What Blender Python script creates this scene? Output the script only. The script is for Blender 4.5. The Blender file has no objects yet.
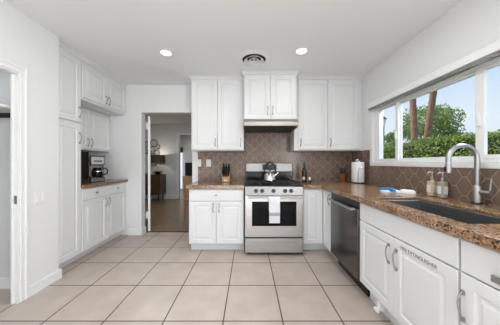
import bpy, bmesh, math, random
from mathutils import Vector, Matrix

sc = bpy.context.scene
COL = sc.collection
R = math.radians
random.seed(7)

# ------------------------------------------------------------------ camera
cd = bpy.data.cameras.new('camera')
cd.sensor_width = 36.0
cd.lens = 204.0 / 500.0 * 36.0
cd.shift_x = 1.4 / 500.0
cd.shift_y = 0.3 / 500.0
cd.clip_start = 0.02
cam = bpy.data.objects.new('camera', cd)
cam.location = (0, 0, 1.22)
cam.rotation_euler = (R(90), 0, 0)
COL.objects.link(cam)
sc.camera = cam

# ------------------------------------------------------------------ world, sun, fill lights, exposure
sc.view_settings.view_transform = 'Standard'
sc.view_settings.look = 'None'
sc.view_settings.gamma = 1.0
sc.view_settings.use_curve_mapping = False
sc.view_settings.exposure = 0.08
W = bpy.data.worlds.new('sky')
sc.world = W
W.use_nodes = True
nt = W.node_tree
nt.nodes.clear()
wo = nt.nodes.new('ShaderNodeOutputWorld')
bg = nt.nodes.new('ShaderNodeBackground')
bg.inputs['Strength'].default_value = 0.96
tc = nt.nodes.new('ShaderNodeTexCoord')
sp = nt.nodes.new('ShaderNodeSeparateXYZ')
cr = nt.nodes.new('ShaderNodeValToRGB')
cr.color_ramp.elements[0].position = 0.0
cr.color_ramp.elements[0].color = (0.86, 0.93, 1.0, 1)
cr.color_ramp.elements[1].position = 0.75
cr.color_ramp.elements[1].color = (0.22, 0.42, 0.88, 1)
e = cr.color_ramp.elements.new(0.16)
e.color = (0.79, 0.88, 1.0, 1)
e = cr.color_ramp.elements.new(0.36)
e.color = (0.52, 0.70, 0.98, 1)
nt.links.new(tc.outputs['Generated'], sp.inputs[0])
nt.links.new(sp.outputs['Z'], cr.inputs[0])
nt.links.new(cr.outputs[0], bg.inputs['Color'])
nt.links.new(bg.outputs[0], wo.inputs[0])

def light(name, kind, loc, energy, rot=(0, 0, 0), size=None, size_y=None, color=(1, 1, 1), spread=None, radius=None, angle=None):
    l = bpy.data.lights.new(name, kind)
    l.energy = energy
    l.color = color
    if kind == 'AREA':
        if size_y:
            l.shape = 'RECTANGLE'; l.size = size; l.size_y = size_y
        else:
            l.shape = 'DISK'; l.size = size
        if spread: l.spread = spread
    if radius is not None: l.shadow_soft_size = radius
    if angle is not None: l.angle = angle
    o = bpy.data.objects.new(name, l)
    o.location = loc
    o.rotation_euler = rot
    COL.objects.link(o)
    return o

sun = light('sun', 'SUN', (0, 0, 12), 6.0, angle=R(1.0), color=(1.0, 0.95, 0.86))
sun.rotation_euler = Vector((0.52, -0.30, -0.80)).to_track_quat('-Z', 'Y').to_euler()
# unseen fill light added in an opening made for it behind the camera
light('rear_fill', 'AREA', (-0.1, -2.42, 1.25), 5, (R(90), 0, 0), 3.0, 2.2, (0.96, 0.985, 1.0))
wl = light('window_fill', 'AREA', (2.55, 1.75, 2.75), 50, (0, 0, 0), 2.2, 0.7, (0.95, 0.98, 1.0))  # unseen fill added outside above the window to brighten the far side
wl.rotation_euler = (Vector((-2.0, 1.9, 1.0)) - Vector((2.55, 1.75, 2.75))).to_track_quat('-Z', 'Y').to_euler()
light('rear_up_fill', 'AREA', (-0.1, -2.38, 0.25), 56, (R(158), 0, 0), 3.0, 0.5, (0.97, 0.99, 1.0))  # added upward fill behind the camera, brightens the ceiling
light('side_fill', 'AREA', (1.80, -1.4, 1.5), 74, (0, R(90), 0), 1.0, 1.4, (0.97, 0.985, 1.0))  # unseen fill added to brighten the left wall
# fill lights added under the ceiling out of view, without fixtures
for k, (lx, ly) in enumerate([(-0.55, 1.40), (0.50, 1.40), (-1.0, -1.3), (0.65, -1.3)]):
    light('ceiling_fill', 'AREA', (lx, ly, 2.53), (9.5 if ly > 0 else 4), (0, 0, 0), 0.15, None, (0.98, 0.99, 1.0))
light('dining_fill', 'AREA', (-2.2, 5.0, 2.53), 15, (0, 0, 0), 0.5, None, (0.90, 0.96, 1.0))  # added fill for the dining room, no fixture
light('pantry_fill', 'AREA', (-2.7, 1.2, 2.5), 4, (0, 0, 0), 0.25, None, (0.98, 0.99, 1.0))  # added fill to lift the pantry interior
light('far_room_fill', 'AREA', (-2.0, 8.3, 2.5), 20, (0, 0, 0), 0.5, None, (1.0, 0.98, 0.95))  # added fill for the farthest room, source unseen

# ------------------------------------------------------------------ materials
def mat(name, color=(0.8, 0.8, 0.8), rough=0.5, metal=0.0, noise=None, bump=None, spec=None, coat=0.0):
    m = bpy.data.materials.new(name)
    m.use_nodes = True
    n = m.node_tree.nodes; L = m.node_tree.links
    b = n['Principled BSDF']
    b.inputs['Base Color'].default_value = (*color, 1)
    b.inputs['Roughness'].default_value = rough
    b.inputs['Metallic'].default_value = metal
    if spec is not None: b.inputs['Specular IOR Level'].default_value = spec
    if coat: b.inputs['Coat Weight'].default_value = coat
    t = n.new('ShaderNodeTexCoord')
    if noise:
        sc_, amt = noise
        x = n.new('ShaderNodeTexNoise'); x.inputs['Scale'].default_value = sc_; x.inputs['Detail'].default_value = 4
        L.new(t.outputs['Object'], x.inputs['Vector'])
        r = n.new('ShaderNodeValToRGB')
        r.color_ramp.elements[0].position = 0.3; r.color_ramp.elements[1].position = 0.7
        r.color_ramp.elements[0].color = tuple(max(0, c * (1 - amt)) for c in color) + (1,)
        r.color_ramp.elements[1].color = tuple(min(1, c * (1 + amt)) for c in color) + (1,)
        L.new(x.outputs['Fac'], r.inputs[0]); L.new(r.outputs[0], b.inputs['Base Color'])
    if bump:
        sc_, amt = bump
        x = n.new('ShaderNodeTexNoise'); x.inputs['Scale'].default_value = sc_; x.inputs['Detail'].default_value = 3
        L.new(t.outputs['Object'], x.inputs['Vector'])
        bm_ = n.new('ShaderNodeBump'); bm_.inputs['Strength'].default_value = amt; bm_.inputs['Distance'].default_value = 0.01
        L.new(x.outputs['Fac'], bm_.inputs['Height']); L.new(bm_.outputs[0], b.inputs['Normal'])
    return m

def emit(name, color, strength):
    m = bpy.data.materials.new(name); m.use_nodes = True
    b = m.node_tree.nodes['Principled BSDF']
    b.inputs['Base Color'].default_value = (*color, 1)
    b.inputs['Emission Color'].default_value = (*color, 1)
    b.inputs['Emission Strength'].default_value = strength
    return m

def glass(name, tint=(1, 1, 1), refl=1.0):
    m = bpy.data.materials.new(name); m.use_nodes = True
    n = m.node_tree.nodes; L = m.node_tree.links
    n.remove(n['Principled BSDF'])
    o = n['Material Output']
    tr = n.new('ShaderNodeBsdfTransparent'); tr.inputs[0].default_value = (*tint, 1)
    gl = n.new('ShaderNodeBsdfGlossy'); gl.inputs['Roughness'].default_value = 0.02
    fr = n.new('ShaderNodeLayerWeight'); fr.inputs[0].default_value = 0.5
    pw = n.new('ShaderNodeMath'); pw.operation = 'POWER'; pw.inputs[1].default_value = 5.0
    mu = n.new('ShaderNodeMath'); mu.operation = 'MULTIPLY_ADD'; mu.inputs[1].default_value = 0.9 * refl; mu.inputs[2].default_value = 0.025 * refl
    mx = n.new('ShaderNodeMixShader')
    L.new(fr.outputs['Facing'], pw.inputs[0]); L.new(pw.outputs[0], mu.inputs[0]); L.new(mu.outputs[0], mx.inputs[0])
    L.new(tr.outputs[0], mx.inputs[1]); L.new(gl.outputs[0], mx.inputs[2]); L.new(mx.outputs[0], o.inputs[0])
    return m

def island_mat(name, cols, rough=0.5, translucent=0.0, spec=None):
    m = bpy.data.materials.new(name); m.use_nodes = True
    n = m.node_tree.nodes; L = m.node_tree.links; b = n['Principled BSDF']
    g = n.new('ShaderNodeNewGeometry'); r = n.new('ShaderNodeValToRGB')
    r.color_ramp.elements[0].color = (*cols[0], 1); r.color_ramp.elements[1].color = (*cols[-1], 1)
    for i, c in enumerate(cols[1:-1]):
        e = r.color_ramp.elements.new((i + 1) / (len(cols) - 1)); e.color = (*c, 1)
    L.new(g.outputs['Random Per Island'], r.inputs[0]); L.new(r.outputs[0], b.inputs['Base Color'])
    b.inputs['Roughness'].default_value = rough
    if spec is not None: b.inputs['Specular IOR Level'].default_value = spec
    if translucent:
        o = n['Material Output']; tl = n.new('ShaderNodeBsdfTranslucent'); mx = n.new('ShaderNodeMixShader')
        mx.inputs[0].default_value = translucent
        L.new(r.outputs[0], tl.inputs[0]); L.new(b.outputs[0], mx.inputs[1]); L.new(tl.outputs[0], mx.inputs[2]); L.new(mx.outputs[0], o.inputs[0])
    return m

def floor_mat(name, size, ox, oy, cols, grout, rot=0.0, mortar=0.0055, rough=0.35):
    m = bpy.data.materials.new(name); m.use_nodes = True
    n = m.node_tree.nodes; L = m.node_tree.links; b = n['Principled BSDF']
    g = n.new('ShaderNodeNewGeometry')
    mp = n.new('ShaderNodeMapping'); mp.vector_type = 'TEXTURE'
    mp.inputs['Location'].default_value = (ox, oy, 0); mp.inputs['Rotation'].default_value = (0, 0, rot)
    L.new(g.outputs['Position'], mp.inputs['Vector'])
    br = n.new('ShaderNodeTexBrick'); br.offset = 0.0; br.offset_frequency = 2; br.squash = 1.0
    br.inputs['Scale'].default_value = 1.0; br.inputs['Brick Width'].default_value = size; br.inputs['Row Height'].default_value = size
    br.inputs['Mortar Size'].default_value = mortar; br.inputs['Mortar Smooth'].default_value = 0.1
    br.inputs['Color1'].default_value = (*cols[0], 1); br.inputs['Color2'].default_value = (*cols[1], 1); br.inputs['Mortar'].default_value = (*grout, 1)
    L.new(mp.outputs[0], br.inputs['Vector'])
    nz = n.new('ShaderNodeTexNoise'); nz.inputs['Scale'].default_value = 5.0; nz.inputs['Detail'].default_value = 6
    L.new(g.outputs['Position'], nz.inputs['Vector'])
    rp = n.new('ShaderNodeValToRGB'); rp.color_ramp.elements[0].position = 0.3; rp.color_ramp.elements[1].position = 0.7
    rp.color_ramp.elements[0].color = (0.86, 0.84, 0.82, 1); rp.color_ramp.elements[1].color = (1.0, 1.0, 1.0, 1)
    L.new(nz.outputs['Fac'], rp.inputs[0])
    mx = n.new('ShaderNodeMixRGB'); mx.blend_type = 'MULTIPLY'; mx.inputs[0].default_value = 1.0
    L.new(br.outputs['Color'], mx.inputs[1]); L.new(rp.outputs[0], mx.inputs[2]); L.new(mx.outputs[0], b.inputs['Base Color'])
    bp = n.new('ShaderNodeBump'); bp.inputs['Strength'].default_value = 0.4; bp.inputs['Distance'].default_value = 0.002; bp.invert = True
    L.new(br.outputs['Fac'], bp.inputs['Height']); L.new(bp.outputs[0], b.inputs['Normal'])
    b.inputs['Roughness'].default_value = rough
    return m

def granite_mat(name):
    m = bpy.data.materials.new(name); m.use_nodes = True
    n = m.node_tree.nodes; L = m.node_tree.links; b = n['Principled BSDF']
    g = n.new('ShaderNodeNewGeometry')
    v = n.new('ShaderNodeTexVoronoi'); v.inputs['Scale'].default_value = 135
    L.new(g.outputs['Position'], v.inputs['Vector'])
    sx = n.new('ShaderNodeSeparateXYZ'); L.new(v.outputs['Color'], sx.inputs[0])
    r = n.new('ShaderNodeValToRGB'); r.color_ramp.interpolation = 'CONSTANT'
    els = [(0.0, (0.045, 0.03, 0.02)), (0.11, (0.17, 0.098, 0.056)), (0.27, (0.30, 0.18, 0.10)), (0.52, (0.39, 0.245, 0.14)), (0.80, (0.48, 0.33, 0.205)), (0.93, (0.23, 0.145, 0.09))]
    r.color_ramp.elements[0].color = (*els[0][1], 1); r.color_ramp.elements[1].position = els[1][0]; r.color_ramp.elements[1].color = (*els[1][1], 1)
    for p, c in els[2:]:
        e = r.color_ramp.elements.new(p); e.color = (*c, 1)
    L.new(sx.outputs[0], r.inputs[0])
    nz = n.new('ShaderNodeTexNoise'); nz.inputs['Scale'].default_value = 9; nz.inputs['Detail'].default_value = 5
    L.new(g.outputs['Position'], nz.inputs['Vector'])
    r2 = n.new('ShaderNodeValToRGB'); r2.color_ramp.elements[0].position = 0.35; r2.color_ramp.elements[1].position = 0.65
    r2.color_ramp.elements[0].color = (0.72, 0.66, 0.62, 1); r2.color_ramp.elements[1].color = (1.05, 1.0, 0.98, 1)
    L.new(nz.outputs['Fac'], r2.inputs[0])
    mx = n.new('ShaderNodeMixRGB'); mx.blend_type = 'MULTIPLY'; mx.inputs[0].default_value = 1.0
    L.new(r.outputs[0], mx.inputs[1]); L.new(r2.outputs[0], mx.inputs[2]); L.new(mx.outputs[0], b.inputs['Base Color'])
    b.inputs['Roughness'].default_value = 0.16
    return m

def wood_mat(name, c0, c1, scale=(2, 2, 14), rough=0.4):
    m = bpy.data.materials.new(name); m.use_nodes = True
    n = m.node_tree.nodes; L = m.node_tree.links; b = n['Principled BSDF']
    t = n.new('ShaderNodeTexCoord'); mp = n.new('ShaderNodeMapping'); mp.inputs['Scale'].default_value = scale
    L.new(t.outputs['Object'], mp.inputs[0])
    nz = n.new('ShaderNodeTexNoise'); nz.inputs['Scale'].default_value = 3; nz.inputs['Detail'].default_value = 5
    L.new(mp.outputs[0], nz.inputs['Vector'])
    r = n.new('ShaderNodeValToRGB'); r.color_ramp.elements[0].position = 0.3; r.color_ramp.elements[1].position = 0.7
    r.color_ramp.elements[0].color = (*c0, 1); r.color_ramp.elements[1].color = (*c1, 1)
    L.new(nz.outputs['Fac'], r.inputs[0]); L.new(r.outputs[0], b.inputs['Base Color'])
    b.inputs['Roughness'].default_value = rough
    return m

def brushed(name, color, rough=0.28, stretch=(1, 1, 60)):
    m = bpy.data.materials.new(name); m.use_nodes = True
    n = m.node_tree.nodes; L = m.node_tree.links; b = n['Principled BSDF']
    b.inputs['Base Color'].default_value = (*color, 1); b.inputs['Metallic'].default_value = 1.0
    t = n.new('ShaderNodeTexCoord'); mp = n.new('ShaderNodeMapping'); mp.inputs['Scale'].default_value = stretch
    L.new(t.outputs['Object'], mp.inputs[0])
    nz = n.new('ShaderNodeTexNoise'); nz.inputs['Scale'].default_value = 6; nz.inputs['Detail'].default_value = 4
    L.new(mp.outputs[0], nz.inputs['Vector'])
    mr = n.new('ShaderNodeMapRange'); mr.inputs['To Min'].default_value = rough * 0.94; mr.inputs['To Max'].default_value = rough * 1.06
    L.new(nz.outputs['Fac'], mr.inputs[0]); L.new(mr.outputs[0], b.inputs['Roughness'])
    return m

M = {}
M['wall'] = mat('wall_paint', (0.795, 0.80, 0.80), 0.6, noise=(1.2, 0.01), bump=(160, 0.03))
M['grey_wall'] = mat('pale_grey_paint', (0.72, 0.73, 0.74), 0.7, bump=(160, 0.03))
M['ceil'] = mat('ceiling_paint', (0.84, 0.85, 0.855), 0.8, bump=(120, 0.05))
M['trim'] = mat('white_trim_paint', (0.83, 0.83, 0.825), 0.35)
M['cab'] = mat('white_cabinet_lacquer', (0.755, 0.76, 0.76), 0.42, noise=(2.0, 0.008), spec=0.35)
M['floor'] = floor_mat('beige_porcelain_tile', 0.458, -0.195, 2.03, ((0.585, 0.50, 0.44), (0.605, 0.52, 0.458)), (0.085, 0.06, 0.047))
M['floor2'] = floor_mat('brown_dining_tile', 0.458, 0.1, 4.0, ((0.235, 0.158, 0.096), (0.25, 0.168, 0.102)), (0.06, 0.04, 0.028), R(45), rough=0.3)
M['granite'] = granite_mat('brown_speckled_granite')
M['tile'] = island_mat('taupe_glazed_tile', [(0.180, 0.122, 0.088), (0.212, 0.148, 0.110), (0.196, 0.134, 0.098), (0.228, 0.162, 0.122)], 0.22)
M['grout'] = mat('light_tan_grout', (0.47, 0.37, 0.295), 0.8)
M['shadeback'] = mat('shade_darkened_splash', (0.035, 0.024, 0.02), 0.3, noise=(6, 0.3))  # brown splash with the niche's shade put into its colour
M['steel'] = brushed('brushed_stainless', (0.56, 0.545, 0.53), 0.34, (40, 1, 1))
M['steelb'] = brushed('bright_stainless', (0.35, 0.34, 0.33), 0.40, (40, 1, 1))
M['cmsteel'] = brushed('coffee_maker_steel', (0.20, 0.20, 0.195), 0.45, (1, 1, 20))
M['hoodsteel'] = brushed('warm_stainless', (0.38, 0.35, 0.32), 0.4, (40, 1, 1))
M['steelv'] = brushed('brushed_stainless_upright', (0.60, 0.58, 0.55), 0.25, (1, 1, 40))
M['darksteel'] = brushed('black_stainless', (0.16, 0.15, 0.15), 0.22, (1, 40, 1))
M['sink'] = brushed('grey_sink_steel', (0.30, 0.30, 0.30), 0.40, (1, 30, 1))
M['nickel'] = brushed('brushed_nickel', (0.46, 0.46, 0.45), 0.33, (1, 1, 20))
M['pull'] = mat('pewter_pull', (0.36, 0.36, 0.36), 0.32, 0.9, noise=(40, 0.1))
M['chrome'] = mat('polished_steel', (0.75, 0.74, 0.72), 0.1, 1.0, noise=(3, 0.02))
M['black'] = mat('black_plastic', (0.012, 0.012, 0.013), 0.3, noise=(20, 0.15))
M['blackm'] = mat('matte_black_iron', (0.018, 0.018, 0.02), 0.55, bump=(200, 0.1))
M['enamel'] = mat('black_enamel', (0.012, 0.012, 0.014), 0.12, noise=(3, 0.1))
M['ovenglass'] = mat('dark_oven_glass', (0.006, 0.006, 0.007), 0.05, noise=(2, 0.1), spec=0.14)
M['filter'] = mat('dark_hood_filter', (0.022, 0.022, 0.023), 0.5, 0.3, noise=(80, 0.3))
M['plate'] = mat('white_plastic', (0.80, 0.80, 0.79), 0.35, noise=(8, 0.01))
M['paper'] = mat('white_paper', (0.86, 0.86, 0.855), 0.8, bump=(60, 0.2))
M['clothw'] = mat('white_cotton', (0.80, 0.79, 0.81), 0.9, bump=(300, 0.3))
M['clothb'] = mat('blue_cotton', (0.03, 0.19, 0.52), 0.85, noise=(30, 0.4), bump=(300, 0.3))
M['clothg'] = mat('grey_stripe_cotton', (0.28, 0.28, 0.30), 0.9, bump=(300, 0.3))
M['bamboo'] = wood_mat('pale_block_wood', (0.42, 0.23, 0.09), (0.58, 0.36, 0.16))
M['walnut'] = wood_mat('walnut_wood', (0.06, 0.026, 0.012), (0.13, 0.056, 0.026), (14, 2, 2))
M['oak'] = wood_mat('tan_oak', (0.34, 0.19, 0.095), (0.46, 0.28, 0.15))
M['terra'] = mat('terracotta', (0.26, 0.085, 0.035), 0.45, noise=(12, 0.15))
M['winebottle'] = mat('black_bottle_glass', (0.008, 0.009, 0.008), 0.06, noise=(3, 0.1))
M['pink'] = mat('pink_salt', (0.62, 0.40, 0.33), 0.4, noise=(120, 0.25))
M['glass'] = glass('window_glass', (0.985, 0.995, 0.99), 0.7)
M['clear'] = glass('clear_bottle_glass', (0.80, 0.80, 0.78), 1.0)
M['soap'] = mat('pale_amber_soap', (0.58, 0.47, 0.31), 0.15, noise=(6, 0.05))
M['soapg'] = mat('grey_soap', (0.40, 0.36, 0.31), 0.15, noise=(6, 0.05))
M['label'] = mat('white_label', (0.78, 0.77, 0.74), 0.6, noise=(60, 0.05))
M['ink'] = mat('dark_grey_lettering', (0.06, 0.06, 0.065), 0.5, noise=(50, 0.1))
M['shade'] = mat('brown_lamp_shade', (0.10, 0.062, 0.038), 0.85, bump=(300, 0.2))
M['bulb'] = emit('lamp_bulb', (1.0, 0.80, 0.55), 6)
M['led'] = emit('recessed_lens', (1.0, 0.99, 0.97), 3.0)
M['mirror'] = mat('mirror_glass', (0.86, 0.87, 0.88), 0.08, 0.45, noise=(2, 0.01))
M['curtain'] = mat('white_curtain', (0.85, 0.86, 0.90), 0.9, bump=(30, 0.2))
cb = M['curtain'].node_tree.nodes['Principled BSDF']; cb.inputs['Emission Color'].default_value = (0.9, 0.94, 1.0, 1); cb.inputs['Emission Strength'].default_value = 0.4   # glow added to stand in for daylight through the fabric
M['slot'] = mat('dark_slot', (0.02, 0.02, 0.02), 0.6, noise=(30, 0.1))
M['hedge'] = island_mat('hedge_leaves', [(0.06, 0.12, 0.014), (0.13, 0.21, 0.022), (0.21, 0.30, 0.035), (0.32, 0.40, 0.06)], 0.55, 0.3)
M['hedgecore'] = mat('hedge_twigs', (0.015, 0.028, 0.006), 0.9, noise=(9, 0.5))
M['treeleaf'] = island_mat('tree_leaves', [(0.10, 0.19, 0.035), (0.17, 0.27, 0.06), (0.25, 0.35, 0.09), (0.33, 0.42, 0.14)], 0.55, 0.35)
M['bark'] = mat('palm_bark', (0.24, 0.125, 0.075), 0.9, noise=(9, 0.35), bump=(14, 0.8))
M['frond'] = island_mat('palm_fronds', [(0.05, 0.11, 0.02), (0.10, 0.17, 0.04)], 0.5, 0.2)
M['lawn'] = mat('lawn', (0.10, 0.17, 0.04), 0.95, noise=(8, 0.35), bump=(60, 0.6))
M['stucco'] = mat('pale_stucco', (0.62, 0.58, 0.52), 0.9, bump=(60, 0.3))

# ------------------------------------------------------------------ mesh builder
class MB:
    def __init__(self):
        self.v = []; self.f = []; self.m = []; self.s = []
    def add(self, vs, fs, mi=0, smooth=False):
        b = len(self.v)
        self.v += [Vector(p) for p in vs]
        for f in fs:
            self.f.append(tuple(b + i for i in f)); self.m.append(mi); self.s.append(smooth)
        return self
    def box(self, x0, x1, y0, y1, z0, z1, mi=0, T=None):
        vs = [(x, y, z) for x in (x0, x1) for y in (y0, y1) for z in (z0, z1)]
        if T: vs = [T(*p) for p in vs]
        return self.add(vs, [(0, 1, 3, 2), (4, 6, 7, 5), (0, 4, 5, 1), (2, 3, 7, 6), (0, 2, 6, 4), (1, 5, 7, 3)], mi)
    def prism(self, poly, z0, z1, mi=0, T=None):
        n = len(poly)
        vs = [(p[0], p[1], z0) for p in poly] + [(p[0], p[1], z1) for p in poly]
        if T: vs = [T(*p) for p in vs]
        fs = [tuple(range(n))[::-1], tuple(range(n, 2 * n))] + [(i, (i + 1) % n, n + (i + 1) % n, n + i) for i in range(n)]
        return self.add(vs, fs, mi)
    def cells(self, xs, ys, holes, z0, z1, mi=0, T=None):
        """slab over a grid of cells with the cells in holes left out"""
        nx, ny = len(xs) - 1, len(ys) - 1
        fill = lambda i, j: 0 <= i < nx and 0 <= j < ny and (i, j) not in holes
        idx = {}; vs = []; fs = []
        def V(i, j, k):
            key = (i, j, k)
            if key not in idx:
                idx[key] = len(vs); p = (xs[i], ys[j], z1 if k else z0)
                vs.append(T(*p) if T else p)
            return idx[key]
        for i in range(nx):
            for j in range(ny):
                if not fill(i, j): continue
                fs.append((V(i, j, 1), V(i + 1, j, 1), V(i + 1, j + 1, 1), V(i, j + 1, 1)))
                fs.append((V(i, j, 0), V(i, j + 1, 0), V(i + 1, j + 1, 0), V(i + 1, j, 0)))
                if not fill(i - 1, j): fs.append((V(i, j, 0), V(i, j, 1), V(i, j + 1, 1), V(i, j + 1, 0)))
                if not fill(i + 1, j): fs.append((V(i + 1, j, 0), V(i + 1, j + 1, 0), V(i + 1, j + 1, 1), V(i + 1, j, 1)))
                if not fill(i, j - 1): fs.append((V(i, j, 0), V(i + 1, j, 0), V(i + 1, j, 1), V(i, j, 1)))
                if not fill(i, j + 1): fs.append((V(i, j + 1, 0), V(i, j + 1, 1), V(i + 1, j + 1, 1), V(i + 1, j + 1, 0)))
        return self.add(vs, fs, mi)
    def voxels(self, xs, ys, zs, filled, mi=0):
        idx = {}; vs = []; fs = []
        F_ = set(filled)
        def V(i, j, k):
            if (i, j, k) not in idx:
                idx[(i, j, k)] = len(vs); vs.append((xs[i], ys[j], zs[k]))
            return idx[(i, j, k)]
        for (i, j, k) in F_:
            for d, q in (((-1, 0, 0), ((0, 0, 0), (0, 0, 1), (0, 1, 1), (0, 1, 0))), ((1, 0, 0), ((1, 0, 0), (1, 1, 0), (1, 1, 1), (1, 0, 1))),
                         ((0, -1, 0), ((0, 0, 0), (1, 0, 0), (1, 0, 1), (0, 0, 1))), ((0, 1, 0), ((0, 1, 0), (0, 1, 1), (1, 1, 1), (1, 1, 0))),
                         ((0, 0, -1), ((0, 0, 0), (0, 1, 0), (1, 1, 0), (1, 0, 0))), ((0, 0, 1), ((0, 0, 1), (1, 0, 1), (1, 1, 1), (0, 1, 1)))):
                if (i + d[0], j + d[1], k + d[2]) in F_: continue
                fs.append(tuple(V(i + a, j + b, k + c) for a, b, c in q))
        return self.add(vs, fs, mi)
    def tube(self, path, r, n=10, mi=0, closed=False, flat=None):
        P = [Vector(p) for p in path]; N = len(P)
        rad = r if isinstance(r, (list, tuple)) else [r] * N
        tang = []
        for i in range(N):
            a = P[(i - 1) % N] if (closed or i > 0) else P[i]
            b = P[(i + 1) % N] if (closed or i < N - 1) else P[i]
            tang.append((b - a).normalized())
        up = Vector((0, 0, 1)) if abs(tang[0].z) < 0.9 else Vector((1, 0, 0))
        nrm = tang[0].cross(up).normalized()
        vs = []; fs = []
        for i in range(N):
            if i: nrm = (nrm - tang[i] * nrm.dot(tang[i])).normalized()
            bn = tang[i].cross(nrm)
            for k in range(n):
                a = 2 * math.pi * k / n
                vs.append(P[i] + (nrm * math.cos(a) + bn * math.sin(a)) * rad[i])
        for i in range(N if closed else N - 1):
            for k in range(n):
                j = (i + 1) % N
                fs.append((i * n + k, i * n + (k + 1) % n, j * n + (k + 1) % n, j * n + k))
        if not closed:
            fs.append(tuple(range(n))[::-1]); fs.append(tuple((N - 1) * n + k for k in range(n)))
        return self.add(vs, fs, mi, True)
    def lathe(self, prof, c=(0, 0, 0), n=28, mi=0, T=None, smooth=True, ring=False):
        vs = []; fs = []; K = len(prof)
        for r, z in prof:
            for k in range(n):
                a = 2 * math.pi * k / n
                p = (c[0] + r * math.cos(a), c[1] + r * math.sin(a), c[2] + z)
                vs.append(T(*p) if T else p)
        for i in range(K if ring else K - 1):
            for k in range(n):
                j = (i + 1) % K
                fs.append((i * n + k, i * n + (k + 1) % n, j * n + (k + 1) % n, j * n + k))
        if ring: return self.add(vs, fs, mi, smooth)
        if prof[0][0] > 1e-6: fs.append(tuple(range(n))[::-1])
        if prof[-1][0] > 1e-6: fs.append(tuple((K - 1) * n + k for k in range(n)))
        return self.add(vs, fs, mi, smooth)
    def sweep(self, path, prof, mi=0, side=1):
        """profile (out, z) swept along a plan path with mitred corners; out is towards the path's right hand side when side=1"""
        P = [Vector((p[0], p[1])) for p in path]; N = len(P); K = len(prof)
        vs = []; fs = []
        for i in range(N):
            d0 = (P[i] - P[i - 1]).normalized() if i else None
            d1 = (P[i + 1] - P[i]).normalized() if i < N - 1 else None
            n0 = Vector((d0.y, -d0.x)) * side if d0 else None
            n1 = Vector((d1.y, -d1.x)) * side if d1 else None
            if n0 is None: m = n1
            elif n1 is None: m = n0
            else:
                m = (n0 + n1); m = m / m.dot(n0) if abs(m.dot(n0)) > 1e-6 else n0
            for o, z in prof:
                q = P[i] + m * o
                vs.append((q.x, q.y, z))
        for i in range(N - 1):
            for k in range(K):
                fs.append((i * K + k, i * K + (k + 1) % K, (i + 1) * K + (k + 1) % K, (i + 1) * K + k))
        fs.append(tuple(range(K))); fs.append(tuple((N - 1) * K + k for k in range(K))[::-1])
        return self.add(vs, fs, mi)
    def build(self, name, mats, parent=None, bevel=0.0, seg=2, recalc=True, merge=False):
        if not isinstance(mats, (list, tuple)): mats = [mats]
        if parent is not None:
            org = world_loc(parent)
        else:
            xs = [p.x for p in self.v]; ys = [p.y for p in self.v]; zs = [p.z for p in self.v]
            org = Vector(((min(xs) + max(xs)) / 2, (min(ys) + max(ys)) / 2, min(zs)))
        me = bpy.data.meshes.new(name)
        me.from_pydata([tuple(p - org) for p in self.v], [], self.f)
        me.polygons.foreach_set('material_index', self.m)
        me.polygons.foreach_set('use_smooth', self.s)
        for m in mats: me.materials.append(m)
        if recalc or merge:
            b = bmesh.new(); b.from_mesh(me)
            if merge: bmesh.ops.remove_doubles(b, verts=b.verts, dist=1e-5)
            if recalc: bmesh.ops.recalc_face_normals(b, faces=b.faces)
            b.to_mesh(me); b.free()
        if any(self.s): me.set_sharp_from_angle(angle=R(38))
        me.update()
        o = bpy.data.objects.new(name, me)
        COL.objects.link(o)
        if parent is not None: o.parent = parent
        else: o.location = org
        if bevel:
            md = o.modifiers.new('edge', 'BEVEL'); md.width = bevel; md.segments = seg; md.limit_method = 'ANGLE'; md.angle_limit = R(40)
        return o

def world_loc(o):
    l = Vector(o.location)
    while o.parent is not None:
        o = o.parent; l = l + Vector(o.location)
    return l

def tag(o, label, cat, group=None, kind=None):
    o['label'] = label; o['category'] = cat
    if group: o['group'] = group
    if kind: o['kind'] = kind
    return o

def thing(name, loc, label, cat, group=None, kind=None):
    o = bpy.data.objects.new(name, None)
    o.empty_display_size = 0.1
    o.location = loc
    COL.objects.link(o)
    return tag(o, label, cat, group, kind)

def children_of(o):
    return [c for c in COL.objects if c.parent == o]

def dup(o, loc, label=None, parent=None):
    c = o.copy(); COL.objects.link(c)
    if parent is not None: c.parent = parent
    else: c.location = loc
    if label: c['label'] = label
    for ch in children_of(o): dup(ch, None, None, c)
    return c

# frames: local (u along width, v up, w out of the front)
def frame_back(x0, y0):     # faces the camera (-Y)
    return lambda u, v, w: (x0 + u, y0 - w, v)
def frame_left(x0, y0):     # faces +X
    return lambda u, v, w: (x0 + w, y0 + u, v)
def frame_right(x0, y0):    # faces -X
    return lambda u, v, w: (x0 - w, y0 + u, v)

def door(F, u0, u1, v0, v1, parent, name='door', t=0.02, rail=0.058, raised=True):
    mb = MB()
    if raised:
        lev = [(0, 0.001), (0, t - 0.003), (0.003, t), (rail, t), (rail + 0.006, t - 0.010), (rail + 0.014, t - 0.010), (rail + 0.036, t - 0.001)]
    else:
        lev = [(0, 0.001), (0, t - 0.004), (0.004, t)]
    vs = []; fs = []
    for ins, w in lev:
        vs += [F(u0 + ins, v0 + ins, w), F(u1 - ins, v0 + ins, w), F(u1 - ins, v1 - ins, w), F(u0 + ins, v1 - ins, w)]
    for i in range(len(lev) - 1):
        for k in range(4):
            fs.append((i * 4 + k, i * 4 + (k + 1) % 4, (i + 1) * 4 + (k + 1) % 4, (i + 1) * 4 + k))
    fs.append((3, 2, 1, 0)); k = (len(lev) - 1) * 4; fs.append((k, k + 1, k + 2, k + 3))
    mb.add(vs, fs)
    return mb.build(name, M['cab'], parent)

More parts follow.
